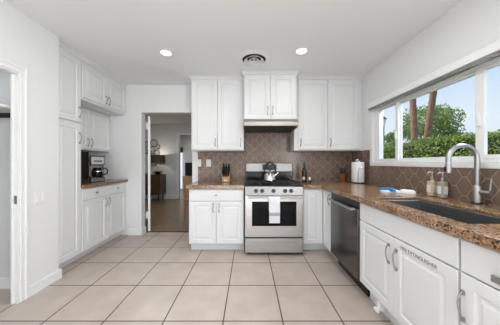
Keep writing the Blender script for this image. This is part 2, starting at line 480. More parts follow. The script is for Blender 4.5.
def pull(F, u, v, parent, L=0.12, t=0.02, name='handle', vertical=True, r=0.0046):
    mb = MB()
    pts = []
    for i in range(15):
        s = -1 + 2 * i / 14
        w = t + 0.008 + 0.018 * (1 - abs(s) ** 2.2)
        a = s * L / 2
        wig = 0.004 * math.sin(s * math.pi)
        pts.append(F(u + wig, v + a, w) if vertical else F(u + a, v + wig, w))
    rr = [r * (1.5 if i in (0, 14) else 1.25 if i in (1, 13) else 1.0) for i in range(15)]
    mb.tube(pts, rr, 8)
    for s in (-1, 1):
        a = s * L / 2
        f = (lambda x, y, z, a=a: F(u + x, v + a * 0.97 + y, z)) if vertical else (lambda x, y, z, a=a: F(u + a * 0.97 + y, v + x, z))
        mb.box(-0.007, 0.007, -0.010, 0.010, t + 0.0003, t + 0.010, T=f)
    return mb.build(name, M['pull'], parent)

def knob(F, u, v, parent, t=0.02, s=0.014):
    mb = MB()
    mb.box(u - 0.006, u + 0.006, v - 0.006, v + 0.006, t + 0.0003, t + 0.018, T=F)
    mb.box(u - s, u + s, v - s * 0.8, v + s * 0.8, t + 0.014, t + 0.026, T=F)
    return mb.build('knob', M['pull'], parent, bevel=0.002)

def carcass(F, W_, z0, z1, depth, parent, toe=0.0, toe_recess=0.075, top=False, name='body', u0=0.0):
    """hollow box of panels behind a front face frame (front plane w = 0)"""
    mb = MB(); p = 0.018
    u1 = u0 + W_
    mb.box(u0, u0 + p, z0, z1, -depth, 0, T=F); mb.box(u1 - p, u1, z0, z1, -depth, 0, T=F)
    mb.box(u0 + p, u1 - p, z0, z0 + p, -depth, 0, T=F)
    mb.box(u0 + p, u1 - p, z0 + p, z1, -depth, -depth + p, T=F)
    mb.box(u0 + p, u1 - p, z0 + p, z1 - (p if top else 0), -p, 0, T=F)
    if top: mb.box(u0 + p, u1 - p, z1 - p, z1, -depth + p, 0, T=F)
    o = mb.build(name, M['cab'], parent)
    if toe:
        t = MB(); t.box(u0 + 0.002, u1 - 0.002, 0.001, z0, -toe_recess - 0.016, -toe_recess, T=F)
        t.build('toe_kick', M['cab'], parent)
    return o

# ------------------------------------------------------------------ dimensions
YB = 3.44          # back wall of the kitchen
XR = 1.74          # window wall
XL = -2.0          # partition wall beside the pantry door
ZC = 2.545         # ceiling
CT = 0.922         # worktop top
CB = 0.872         # underside of the worktop's front edge
CC = CT - 0.0235   # top of the cabinets under it

# ------------------------------------------------------------------ room shell
def structure(o, label, cat):
    return tag(o, label, cat, kind='structure')

mb = MB(); mb.box(-3.4, 2.0, -2.6, 3.60, -0.05, 0.0)
structure(mb.build('floor', M['floor']), 'kitchen floor of large beige square tiles with dark grout', 'floor')
mb = MB(); mb.box(-5.4, 0.6, 3.601, 10.0, -0.05, 0.0)
structure(mb.build('floor', M['floor2']), 'brown diagonally laid tile floor of the room past the doorway', 'floor')
mb = MB(); mb.box(-1.81, -0.96, 3.585, 3.645, 0.0, 0.006)
structure(mb.build('trim_1', M['walnut'], bevel=0.002), 'dark threshold strip on the floor of the doorway', 'threshold')
mb = MB(); mb.box(-5.4, 1.95, -2.6, 10.0, ZC, ZC + 0.12)
structure(mb.build('ceiling', M['ceil']), 'plain white ceiling over the kitchen', 'ceiling')

# window wall (faces -X), opening for the window
WY0, WY1, WZ0, WZ1 = 0.88, 2.845, 1.222, 1.985
mb = MB()
mb.cells([-2.6, -2.12, -0.68, WY0, WY1, 3.62], [0, 0.98, WZ0, WZ1, 2.02, ZC], {(3, 2), (1, 1), (1, 2), (1, 3)}, XR, XR + 0.14, T=lambda a, b, c: (c, a, b))  # hole behind the camera is added for the side fill light
structure(mb.build('wall_right', M['wall']), 'white wall with the long window over the sink', 'wall')
# back wall with the doorway
mb = MB()
mb.cells([-2.80, -1.81, -0.955, XR], [0, 2.068, ZC], {(1, 0)}, YB, YB + 0.14, T=lambda a, b, c: (a, c, b))
structure(mb.build('wall_back', M['wall'], bevel=0.012, seg=3), 'white wall behind the stove with an uncased doorway', 'wall')
# partition wall with the pantry doorway, and the wall behind the cabinets beyond it
PD0, PD1, PDZ = 0.86, 1.777, 2.0
mb = MB()
mb.cells([-2.6, PD0, PD1, 2.150], [0, PDZ, ZC], {(1, 0)}, XL - 0.052, XL, T=lambda a, b, c: (c, a, b))
structure(mb.build('wall_left', M['wall']), 'white wall stub between the pantry door and the tall cabinet', 'wall')
mb = MB(); mb.box(-2.80, -2.705, 2.154, 3.438, 0, ZC - 0.001)
structure(mb.build('wall_left', M['wall']), 'white wall behind the cabinets of the coffee niche', 'wall')
mb = MB(); mb.box(-2.064, XR, -2.6, -2.5, 2.36, ZC - 0.001); mb.box(-2.064, -1.62, -2.6, -2.5, 0, 2.36); mb.box(1.42, XR, -2.6, -2.5, 0, 2.36)
structure(mb.build('wall_rear', M['wall']), 'white wall behind the viewer with a wide opening added for fill light', 'wall')
# pantry
mb = MB(); mb.box(-3.40, XL - 0.064, 1.99, 2.148, 0, ZC - 0.001)
structure(mb.build('wall_pantry', M['grey_wall']), 'pale wall inside the pantry facing the door', 'wall')
mb = MB(); mb.box(-3.40, -3.30, 0.3, 1.989, 0, ZC - 0.001); mb.box(-3.30, XL - 0.064, 0.3, 0.4, 0, ZC - 0.001)
structure(mb.build('wall_pantry_rear', M['grey_wall']), 'pale end walls of the pantry', 'wall')
# dining room and far room
mb = MB()
mb.cells([-5.4, -2.35, -1.30, 0.6], [0, 2.16, ZC], {(1, 0)}, 6.90, 7.02, T=lambda a, b, c: (a, c, b))
structure(mb.build('wall_dining_back', M['grey_wall']), 'pale grey wall behind the sideboard past the doorway', 'wall')
mb = MB(); mb.box(-5.4, -5.3, 3.59, 6.899, 0, ZC - 0.001)
structure(mb.build('wall_dining_left', M['grey_wall']), 'side wall of the dining room beyond the sideboard', 'wall')
mb = MB(); mb.box(0.5, 0.6, 3.59, 6.899, 0, ZC - 0.001)
structure(mb.build('wall_dining_right', M['grey_wall']), 'side wall of the dining room behind the stove wall', 'wall')
mb = MB(); mb.box(-5.3, -2.81, 3.44, 3.58, 0, ZC - 0.001)
structure(mb.build('wall_dining_front', M['grey_wall']), 'dining room wall continuing the kitchen wall', 'wall')
mb = MB(); mb.box(-5.4, 0.6, 9.6, 9.7, 0, ZC - 0.001); mb.box(-5.4, -5.3, 7.03, 9.599, 0, ZC - 0.001); mb.box(0.5, 0.6, 7.03, 9.599, 0, ZC - 0.001)
structure(mb.build('wall_far_room', M['grey_wall']), 'walls of the farthest room seen through both doorways', 'wall')

# baseboards
BBP = lambda h, t: [(0, 0.001), (t, 0.001), (t, h - 0.012), (t * 0.45, h), (0, h)]
mb = MB(); mb.sweep([(XL + 0.0005, PD1 + 0.062), (XL + 0.0005, 2.1535), (-2.0625, 2.1535)], BBP(0.10, 0.016))
structure(mb.build('baseboard_left', M['trim']), 'white baseboard wrapping the end of the wall stub', 'baseboard')
mb = MB(); mb.sweep([(-2.03, YB - 0.0005), (-1.8095, YB - 0.0005), (-1.8095, YB + 0.13)], BBP(0.115, 0.016))
structure(mb.build('baseboard_back', M['trim']), 'white baseboard beside the doorway', 'baseboard')
mb = MB(); mb.sweep([(-3.29, 1.9895), (XL - 0.07, 1.9895)], BBP(0.10, 0.015))
structure(mb.build('baseboard_pantry', M['trim']), 'white baseboard inside the pantry', 'baseboard')
mb = MB(); mb.sweep([(-5.28, 6.8995), (-2.43, 6.8995)], BBP(0.12, 0.016))
structure(mb.build('baseboard_dining', M['trim']), 'white baseboard along the grey dining wall', 'baseboard')
mb = MB(); mb.box(-2.43, -2.35, 6.875, 6.899, 0.001, 2.23); mb.box(-1.30, -1.22, 6.875, 6.899, 0.001, 2.23); mb.box(-2.35, -1.30, 6.875, 6.899, 2.16, 2.23)
structure(mb.build('trim_2', M['trim'], bevel=0.004), 'pale casing around the far doorway of the dining room', 'door casing')

# pantry door casing (structure door_1)
d1 = thing('door_1', (XL, PD1, 0), 'white cased pantry doorway in the partition wall', 'doorway', kind='structure')
mb = MB()
def casing_profile(F, a0, a1, b0, b1):
    mb.box(a0, a1, b0, b1, 0.0005, 0.012, T=F)
Fk = lambda u, v, w: (XL + w, u, v)
for F_ in (Fk,):
    for (o0, o1, th) in ((0.0, 0.060, 0.011), (0.040, 0.060, 0.018), (0.0, 0.016, 0.015)):
        mb.box(PD1 + o0, PD1 + o1, 0.001, PDZ + o1, 0.0005, th, T=F_)
        mb.box(PD0 - o1, PD0 - o0, 0.001, PDZ + o1, 0.0005, th, T=F_)
        mb.box(PD0 - o0, PD1 + o0, PDZ + o0, PDZ + o1, 0.0005, th, T=F_)
mb.build('casing', M['trim'], d1, bevel=0.003)
mb = MB()
mb.box(XL - 0.052, XL + 0.0095, PD1 - 0.014, PD1 - 0.0005, 0.001, PDZ - 0.001)
mb.box(XL - 0.052, XL + 0.0095, PD0 + 0.0005, PD0 + 0.014, 0.001, PDZ - 0.001)
mb.box(XL - 0.052, XL + 0.0095, PD0 + 0.014, PD1 - 0.014, PDZ - 0.014, PDZ - 0.001)
mb.box(XL - 0.045, XL - 0.026, PD1 - 0.026, PD1 - 0.014, 0.001, PDZ - 0.014)
mb.build('jamb', M['trim'], d1, bevel=0.002)
mb = MB(); mb.box(XL - 0.024, XL - 0.002, PD1 - 0.0175, PD1 - 0.0142, 0.865, 0.935)
mb.build('strike_plate', M['pull'], d1)

# pantry shelf with dark hanging rod
t = thing('pantry_shelf', (-2.7, 1.85, 1.66), 'white pantry shelf with a black rod under it', 'shelf')
mb = MB(); mb.box(-3.29, -2.10, 1.62, 1.988, 1.70, 1.722); mb.build('board', M['trim'], t, bevel=0.002)
mb = MB(); mb.box(-3.29, -2.12, 1.965, 1.988, 1.655, 1.6995); mb.build('rod', M['black'], t, bevel=0.004)

# ------------------------------------------------------------------ backsplashes of elongated hexagon tiles
def clip_poly(poly, x0, x1, y0, y1):
    def cl(P, f, inter):
        out = []
        for i in range(len(P)):
            a, b = P[i - 1], P[i]
            if f(b):
                if not f(a): out.append(inter(a, b))
                out.append(b)
            elif f(a): out.append(inter(a, b))
        return out
    def ix(c): return lambda a, b: (c, a[1] + (b[1] - a[1]) * (c - a[0]) / (b[0] - a[0]))
    def iy(c): return lambda a, b: (a[0] + (b[0] - a[0]) * (c - a[1]) / (b[1] - a[1]), c)
    for f, it in ((lambda p: p[0] >= x0, ix(x0)), (lambda p: p[0] <= x1, ix(x1)), (lambda p: p[1] >= y0, iy(y0)), (lambda p: p[1] <= y1, iy(y1))):
        if not poly: return poly
        poly = cl(poly, f, it)
    return poly

def hex_splash(name, rects, F, label, u_off=0.0, v_off=0.0):
    fl, dx, h, g = 0.032, 0.050, 0.150, 0.0031
    mb = MB()
    for (u0, u1, v0, v1) in rects:
        mb.box(u0, u1, v0, v1, 0.0005, 0.006, mi=1, T=F)
        px = fl + dx
        for i in range(int((u0 - u_off) / px) - 2, int((u1 - u_off) / px) + 3):
            for j in range(int((v0 - v_off) / h) - 2, int((v1 - v_off) / h) + 3):
                cx = u_off + i * px; cy = v_off + j * h + (h / 2 if i % 2 else 0)
                s = 1 - 2 * g / 0.086
                hx = [(fl / 2, h / 2), (fl / 2 + dx, 0), (fl / 2, -h / 2), (-fl / 2, -h / 2), (-fl / 2 - dx, 0), (-fl / 2, h / 2)]
                P = clip_poly([(cx + a * s, cy + b * (1 - 2 * g / h)) for a, b in hx], u0 + 0.001, u1 - 0.001, v0 + 0.001, v1 - 0.001)
                Q = []
                for p in P:
                    if not Q or (abs(p[0] - Q[-1][0]) + abs(p[1] - Q[-1][1])) > 1e-5: Q.append(p)
                if len(Q) > 2 and (abs(Q[0][0] - Q[-1][0]) + abs(Q[0][1] - Q[-1][1])) < 1e-5: Q.pop()
                if len(Q) < 3: continue
                ar = abs(sum(Q[k][0] * Q[(k + 1) % len(Q)][1] - Q[(k + 1) % len(Q)][0] * Q[k][1] for k in range(len(Q)))) / 2
                if ar < 1e-5: continue
                w1 = 0.0085
                mb.prism(Q, 0.0055, w1, 0, T=F)
    o = mb.build(name, [M['tile'], M['grout']])
    return structure(o, label, 'backsplash')

FB = lambda u, v, w: (u, YB - w, v)
FR = lambda u, v, w: (XR - w, u, v)
hex_splash('trim_3', [(-0.855, -0.074, CT + 0.001, 1.408), (-0.074, 0.754, CT + 0.001, 1.735), (0.754, XR - 0.010, CT + 0.001, 1.408)], FB, 'taupe hexagon tile backsplash behind the stove', 0.02, 1.0)
hex_splash('trim_4', [(0.30, 2.905, CT + 0.001, 1.178), (2.905, YB - 0.010, CT + 0.001, 1.408)], FR, 'taupe hexagon tile backsplash under the window', 0.0, 1.03)

# ------------------------------------------------------------------ window
w1 = thing('window_1', (XR, 1.8, WZ0), 'long white sliding window of three panes over the sink', 'window', kind='structure')
xo = XR + 0.045
mb = MB()   # casing on the wall and the stool
mb.box(XR - 0.018, XR - 0.0005, WY0 - 0.07, WY1 + 0.055, 1.179, WZ0 - 0.001)
mb.box(XR - 0.018, XR - 0.0005, WY1 + 0.001, WY1 + 0.055, WZ0 - 0.001, 2.07)
mb.box(XR - 0.018, XR - 0.0005, WY0 - 0.07, WY0 - 0.001, WZ0 - 0.001, 2.07)
mb.box(XR - 0.018, XR - 0.0005, WY0, WY1 + 0.001, WZ1 + 0.001, 2.07)
mb.build('casing', M['trim'], w1, bevel=0.003)
mb = MB()   # outer frame in the reveal
mb.box(XR + 0.02, XR + 0.11, WY0 + 0.001, WY1 - 0.001, WZ0 + 0.001, WZ0 + 0.028)
mb.box(XR + 0.02, XR + 0.11, WY0 + 0.001, WY1 - 0.001, WZ1 - 0.040, WZ1 - 0.001)
mb.box(XR + 0.02, XR + 0.11, WY0 + 0.001, WY0 + 0.035, WZ0 + 0.028, WZ1 - 0.040)
mb.box(XR + 0.02, XR + 0.11, WY1 - 0.035, WY1 - 0.001, WZ0 + 0.028, WZ1 - 0.040)
mb.build('frame', M['trim'], w1, bevel=0.003)
xs_ = XR + 0.045
def sash(y0, y1, x0, x1, st):
    mb = MB(); z0, z1 = WZ0 + 0.029, WZ1 - 0.041
    mb.box(x0, x1, y0, y0 + st, z0, z1); mb.box(x0, x1, y1 - st, y1, z0, z1)
    mb.box(x0, x1, y0 + st, y1 - st, z0, z0 + st * 0.5); mb.box(x0, x1, y0 + st, y1 - st, z1 - st * 0.5, z1)
    s = mb.build('sash', M['trim'], w1, bevel=0.002)
    g = MB(); xm = (x0 + x1) / 2
    g.box(xm - 0.002, xm + 0.002, y0 + st - 0.002, y1 - st + 0.002, z0 + st * 0.5 - 0.002, z1 - st * 0.5 + 0.002)
    g.build('pane', M['glass'], s)
sash(2.420, WY1 - 0.036, XR + 0.030, XR + 0.056, 0.042)
sash(1.575, 2.462, XR + 0.060, XR + 0.086, 0.045)
sash(WY0 + 0.036, 1.590, XR + 0.030, XR + 0.056, 0.058)
for yy in (2.440, 1.562):
    mb = MB(); mb.box(XR + 0.012, XR + 0.0298, yy - 0.012, yy + 0.012, 1.50, 1.60)
    mb.build('latch', M['trim'], w1, bevel=0.004)
# raised blind in its head box
t = thing('window_blind', (XR - 0.03, 1.8, 1.935), 'white blind raised into its head box above the window', 'window blind')
mb = MB(); mb.box(XR - 0.075, XR - 0.0185, WY0 - 0.04, WY1 + 0.03, 1.972, 2.045); mb.build('head_box', M['trim'], t, bevel=0.008)
mb = MB()
for k in range(2): mb.box(XR - 0.062, XR - 0.024, WY0 - 0.02, WY1 + 0.012, 1.946 + k * 0.012, 1.955 + k * 0.012)
mb.build('slat_stack', M['pull'], t, bevel=0.001)

# ------------------------------------------------------------------ cabinets
BK = 2.77   # carcass front of the back run (door faces at 2.75)
UB = 3.14   # carcass front of the wall cabinets (door faces at 3.12)

# base cabinet beside the stove on the doorway side
t = thing('base_cabinet', (-0.43, BK, 0), 'white base cabinet between the doorway and the stove', 'cabinet', 'white kitchen base cabinets')
F = frame_back(-0.81, BK)
carcass(F, 0.748, 0.12, CC, YB - BK - 0.012, t, toe=0.12, toe_recess=0.095)
o = door(F, 0.012, 0.372, 0.128, 0.700, t); pull(F, 0.335, 0.615, o, 0.11)
o = door(F, 0.376, 0.736, 0.128, 0.700, t); pull(F, 0.413, 0.615, o, 0.11)
o = door(F, 0.012, 0.736, 0.706, 0.862, t, 'drawer', raised=False); knob(F, 0.374, 0.785, o)

# corner base cabinet
t = thing('base_cabinet', (1.2, 3.0, 0), 'white corner base cabinet between the stove and the dishwasher', 'cabinet', 'white kitchen base cabinets')
XF = 1.02   # carcass front of the window run (door faces at 1.00)
mb = MB()
p = 0.018
mb.box(0.732, XF, BK, BK + p, 0.12, CC); mb.box(0.732, 0.75, BK + p, YB - 0.012, 0.12, CC)
mb.box(XF, XF + p, 2.482, BK + p, 0.12, CC); mb.box(XF + p, XR - 0.012, 2.482, 2.50, 0.12, CC)
mb.box(0.75, XF, BK + p, YB - 0.012, 0.12, 0.138); mb.box(XF + p, XR - 0.012, 2.50, YB - 0.012, 0.12, 0.138)
mb.build('body', M['cab'], t)
mb = MB(); mb.prism([(0.734, BK + 0.095), (XF + 0.095, BK + 0.095), (XF + 0.095, 2.484), (XF + 0.111, 2.484), (XF + 0.111, BK + 0.111), (0.734, BK + 0.111)], 0.001, 0.1195)
mb.build('toe_kick', M['cab'], t)
F = frame_back(0.732, BK)
door(F, 0.006, 0.264, 0.128, 0.862, t)
F = frame_right(XF, 2.482)
o = door(F, 0.006, 0.268 - 0.004, 0.128, 0.862, t); pull(F, 0.035, 0.765, o, 0.12)

# sink base cabinet
F = frame_right(XF, 0.972)
t = thing('base_cabinet', (XF, 1.4, 0), 'white sink base cabinet with fire extinguisher lettering on one door', 'cabinet', 'white kitchen base cabinets')
carcass(F, 0.868, 0.15, CC, XR - XF - 0.012, t, toe=0.15, toe_recess=0.075)
o = door(F, 0.004, 0.864, 0.712, 0.862, t, 'false_drawer_front', raised=False)
o = door(F, 0.439, 0.864, 0.158, 0.704, t); pull(F, 0.478, 0.575, o, 0.13)
o2 = door(F, 0.004, 0.435, 0.158, 0.704, t); pull(F, 0.405, 0.565, o2, 0.13)
fc = bpy.data.curves.new('lettering', 'FONT'); fc.body = 'FIRE EXTINGUISHER'; fc.size = 0.032; fc.extrude = 0.0003; fc.space_character = 1.02
fo = bpy.data.objects.new('lettering', fc); COL.objects.link(fo)
bpy.context.view_layer.update()
me = bpy.data.meshes.new_from_object(fo.evaluated_get(bpy.context.evaluated_depsgraph_get()))
bpy.data.objects.remove(fo)
wd = max(v.co.x for v in me.vertices)
for v in me.vertices:
    x, y, z = v.co.x * 0.262 / wd, v.co.y, v.co.z
    v.co = Vector((XF - 0.0206 - z, 1.343 - x, 0.652 + y)) - world_loc(o2)
me.materials.append(M['ink'])
lo = bpy.data.objects.new('lettering', me); COL.objects.link(lo); lo.parent = o2
mb = MB(); mb.box(XF - 0.028, XF + 0.02, 1.555, 1.585, 0.085, 0.149); mb.box(XF - 0.046, XF - 0.026, 1.548, 1.592, 0.075, 0.105)
mb.build('toe_bracket', M['plate'], t, bevel=0.006)

# drawer base cabinet closest to the viewer
F = frame_right(XF, 0.30)
t = thing('base_cabinet', (XF, 0.63, 0), 'white base cabinet with a drawer over a door, past the sink cabinet', 'cabinet', 'white kitchen base cabinets')
carcass(F, 0.668, 0.15, CC, XR - XF - 0.012, t, toe=0.15, toe_recess=0.075)
o = door(F, 0.004, 0.664, 0.712, 0.862, t, 'drawer', raised=False); knob(F, 0.505, 0.757, o, s=0.017)
o = door(F, 0.004, 0.664, 0.158, 0.704, t); pull(F, 0.648, 0.555, o, 0.13)

# ------------------------------------------------------------------ dishwasher
t = thing('dishwasher', (XF, 2.16, 0), 'dark stainless dishwasher under the worktop in the corner', 'dishwasher')
F = frame_right(XF, 1.848)
mb = MB(); mb.box(0.006, 0.624, 0.12, CC - 0.002, -0.58, -0.002, T=F); mb.build('body', M['blackm'], t)
mb = MB(); mb.box(0.008, 0.622, 0.145, 0.800, 0.0, 0.028, T=F); mb.build('door', M['darksteel'], t, bevel=0.006)
mb = MB(); mb.box(0.008, 0.622, 0.802, 0.862, 0.0, 0.020, T=F); mb.build('control_panel', M['black'], t, bevel=0.004)
mb = MB()
mb.tube([F(0.05, 0.788, 0.060), F(0.20, 0.788, 0.064), F(0.42, 0.788, 0.064), F(0.58, 0.788, 0.060)], 0.012, 10)
for u in (0.07, 0.56): mb.box(u - 0.012, u + 0.012, 0.779, 0.797, 0.0275, 0.060, T=F)
mb.build('handle', M['steel'], t)
mb = MB(); mb.box(0.010, 0.620, 0.001, 0.119, -0.085, -0.065, T=F); mb.build('toe_kick', M['black'], t)

# ------------------------------------------------------------------ worktops
mb = MB()   # thin slab with a thicker built-up front edge
CS = CT - 0.022
xs_w = [0.738, 0.97, 0.998, 1.08, 1.47, XR - 0.0095]; ys_w = [0.30, 1.0, 1.765, 2.72, 2.748, YB - 0.0095]
fill = [(i, j, 1) for i in range(5) for j in range(5) if not (i == 0 and j < 3) and (i, j) != (3, 1)]
fill += [(1, j, 0) for j in range(4)] + [(0, 3, 0)]
mb.voxels(xs_w, ys_w, [CB, CS, CT], fill)
wt = mb.build('worktop', M['granite'], bevel=0.005, seg=3)
tag(wt, 'brown granite worktop with the sink cutout running into the corner', 'worktop', 'granite worktops')
mb = MB()
mb.voxels([-0.836, -0.812, -0.058], [2.72, 2.748, YB - 0.0095], [CB, CS, CT], [(0, 0, 0), (1, 0, 0), (0, 1, 0), (0, 0, 1), (1, 0, 1), (0, 1, 1), (1, 1, 1)])
tag(mb.build('worktop', M['granite'], bevel=0.004, seg=3), 'short brown granite worktop under the knife block', 'worktop', 'granite worktops')
mb = MB(); mb.box(-2.69, -2.03, 2.522, YB - 0.003, 0.905, 0.945)
tag(mb.build('worktop', M['granite'], bevel=0.006, seg=3), 'brown granite worktop in the coffee maker niche', 'worktop', 'granite worktops')

# sink
t = thing('kitchen_sink', (1.27, 1.38, 0.65), 'wide grey steel sink bowl set under the granite', 'sink')
def bowl(y0, y1):
    mb = MB(); x0, x1, z0, z1, th = 1.070, 1.480, 0.67, CC, 0.012
    xs_b, ys_b, zs_b = [x0, x0 + th, x1 - th, x1], [y0, y0 + th, y1 - th, y1], [z0, z0 + th, z1]
    mb.voxels(xs_b, ys_b, zs_b, [(i, j, k) for i in range(3) for j in range(3) for k in range(2) if not (i == 1 and j == 1 and k == 1)])
    b = mb.build('bowl', M['sink'], t, bevel=0.010, seg=3)
    d = MB(); d.lathe([(0.0, 0.0), (0.045, 0.0), (0.048, 0.003), (0.030, 0.004), (0.0, 0.001)], ((x0 + x1) / 2, (y0 + y1) / 2, z0 + th + 0.0003), 24)
    d.build('drain', M['chrome'], b)
bowl(0.995, 1.770)

# faucet
t = thing('kitchen_faucet', (1.662, 1.483, CT), 'brushed steel gooseneck faucet behind the sink', 'faucet')
fx, fy = 1.662, 1.483
mb = MB(); mb.lathe([(0.036, 0.0008), (0.036, 0.006), (0.030, 0.010), (0, 0.010)], (fx, fy, CT), 28); mb.build('base_plate', M['black'], t)
mb = MB(); mb.lathe([(0.025, 0.0105), (0.025, 0.125), (0.022, 0.130), (0.018, 0.135)], (fx, fy, CT), 24); mb.build('body', M['nickel'], t)
ra = 0.105; zc = CT + 0.318
pts = [(fx, fy, CT + 0.134), (fx, fy, CT + 0.20), (fx, fy, CT + 0.27)]
for k in range(17):
    a = math.pi * k / 16
    pts.append((fx - ra + ra * math.cos(a), fy, zc + ra * math.sin(a)))
pts.append((fx - 2 * ra - 0.001, fy, zc - 0.02))
mb = MB(); mb.tube(pts, 0.0165, 14); mb.build('spout', M['nickel'], t)
mb = MB(); mb.lathe([(0.0145, 0.0), (0.019, 0.004), (0.019, 0.060), (0.0165, 0.072), (0.0165, 0.074)], (fx - 2 * ra - 0.001, fy, zc - 0.096), 20)
sh = mb.build('spray_head', M['nickel'], t)
mb = MB(); mb.box(fx - 2 * ra - 0.026, fx - 2 * ra - 0.0195, fy - 0.006, fy + 0.006, zc - 0.085, zc - 0.050); mb.build('button', M['black'], sh, bevel=0.002)
mb = MB(); mb.tube([(fx, fy - 0.022, CT + 0.088), (fx, fy - 0.085, CT + 0.088)], 0.017, 14); lv = mb.build('valve', M['nickel'], t)
mb = MB(); mb.tube([(fx, fy - 0.078, CT + 0.100), (fx + 0.004, fy - 0.079, CT + 0.15), (fx + 0.010, fy - 0.080, CT + 0.185)], [0.006, 0.005, 0.005], 10); mb.build('lever', M['nickel'], lv)

# ------------------------------------------------------------------ coffee niche cabinets
XC = -2.08      # carcass front (door faces at -2.06)
dp = 2.69 - 2.08
t = thing('tall_cabinet', (XC, 2.34, 0), 'tall white pantry cabinet beside the wall stub', 'cabinet')
F = frame_left(XC, 2.156)
carcass(F, 0.362, 0.10, ZC - 0.001, dp, t, toe=0.10, toe_recess=0.085, top=True)
o = door(F, 0.006, 0.352, 0.112, 1.690, t); pull(F, 0.325, 1.52, o, 0.12)
o = door(F, 0.006, 0.352, 1.714, 2.470, t); pull(F, 0.325, 1.835, o, 0.12)

t = thing('wall_cabinet', (XC, 2.98, 2.01), 'white deep wall cabinet under the ceiling over the coffee niche', 'cabinet', 'white wall cabinets')
F = frame_left(XC, 2.5195)
carcass(F, 0.916, 2.012, ZC - 0.001, dp, t, top=True)
o = door(F, 0.010, 0.452, 2.040, 2.470, t); pull(F, 0.422, 2.125, o, 0.11)
o = door(F, 0.456, 0.898, 2.040, 2.470, t); pull(F, 0.486, 2.125, o, 0.11)

XN = -2.34
t = thing('wall_cabinet', (XN, 2.98, 1.41), 'white recessed wall cabinet right above the coffee maker', 'cabinet', 'white wall cabinets')
t['label'] = 'white recessed wall cabinet hanging over the coffee maker'
F = frame_left(XN, 2.5195)
carcass(F, 0.916, 1.405, 2.0105, 2.69 - 2.34, t, top=True)
o = door(F, 0.010, 0.452, 1.425, 1.99, t); pull(F, 0.422, 1.515, o, 0.11)
o = door(F, 0.456, 0.898, 1.425, 1.99, t); pull(F, 0.486, 1.515, o, 0.11)

t = thing('base_cabinet', (XC, 2.98, 0), 'white base cabinet under the coffee maker niche', 'cabinet', 'white kitchen base cabinets')
F = frame_left(XC, 2.5195)
carcass(F, 0.916, 0.10, 0.904, dp, t, toe=0.10, toe_recess=0.085)
for a, b_, hu in ((0.010, 0.452, 0.422), (0.456, 0.898, 0.486)):
    o = door(F, a, b_, 0.112, 0.742, t); pull(F, hu, 0.655, o, 0.11)
    o = door(F, a, b_, 0.748, 0.890, t, 'drawer', raised=False); knob(F, (a + b_) / 2, 0.822, o)
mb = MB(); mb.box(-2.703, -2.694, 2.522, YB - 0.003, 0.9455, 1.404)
structure(mb.build('trim_5', M['shadeback']), 'splash panel at the back of the coffee niche, darkened for shade', 'backsplash')

CR = [(0.0, 0), (0.010, 0), (0.013, 0.008), (0.028, 0.028), (0.036, 0.031), (0.036, 0.042), (0.0, 0.042)]
def crown(path, z1, name, label, parent=None, side=1):
    mb = MB(); mb.sweep(path, [(a, z1 - 0.042 + b) for a, b in CR], side=side)
    return mb.build(name, M['cab'], parent)
o = crown([(XC + 0.0005, 2.156), (XC + 0.0005, YB - 0.002)], ZC - 0.0005, 'trim_6', '')
structure(o, 'white crown moulding over the coffee niche cabinets', 'crown moulding')

# ------------------------------------------------------------------ wall cabinets of the stove wall
t = thing('wall_cabinet', (-0.48, UB, 1.41), 'white two-door wall cabinet above the knife block', 'cabinet', 'white wall cabinets')
F = frame_back(-0.881, UB)
carcass(F, 0.806, 1.41, ZC - 0.002, YB - UB - 0.002, t, top=True)
o = door(F, 0.012, 0.402, 1.424, 2.492, t); pull(F, 0.372, 1.53, o, 0.11)
o = door(F, 0.408, 0.796, 1.424, 2.492, t); pull(F, 0.762, 1.53, o, 0.11)
crown([(-0.881, YB - 0.002), (-0.881, UB - 0.0005), (-0.0755, UB - 0.0005)], ZC - 0.0005, 'crown_moulding', '', t)

UM = 2.97
t = thing('wall_cabinet', (0.315, UM, 1.84), 'white short wall cabinet above the range hood', 'cabinet', 'white wall cabinets')
F = frame_back(-0.072, UM)
carcass(F, 0.770, 1.838, ZC - 0.002, YB - UM - 0.002, t, top=True)
o = door(F, 0.014, 0.382, 1.852, 2.492, t); pull(F, 0.348, 1.975, o, 0.11)
o = door(F, 0.388, 0.756, 1.852, 2.492, t); pull(F, 0.422, 1.975, o, 0.11)
crown([(-0.0725, 3.08), (-0.0725, UM - 0.0005), (0.6985, UM - 0.0005), (0.6985, 3.08)], ZC - 0.0005, 'crown_moulding', '', t)

t = thing('wall_cabinet', (1.2, UB, 1.41), 'white two-door wall cabinet in the corner above the utensil crock', 'cabinet', 'white wall cabinets')
F = frame_back(0.700, UB)
carcass(F, 1.0, 1.41, ZC - 0.002, YB - UB - 0.002, t, top=True)
mb = MB(); mb.box(1.7005, XR - 0.001, UB + 0.002, UB + 0.02, 1.41, ZC - 0.003); mb.build('filler_strip', M['cab'], t)
o = door(F, 0.060, 0.508, 1.424, 2.492, t); pull(F, 0.096, 1.53, o, 0.11)
o = door(F, 0.516, 0.985, 1.424, 2.492, t); pull(F, 0.552, 1.53, o, 0.11)
crown([(0.7525, UB - 0.0005), (XR - 0.002, UB - 0.0005)], ZC - 0.0005, 'crown_moulding', '', t)

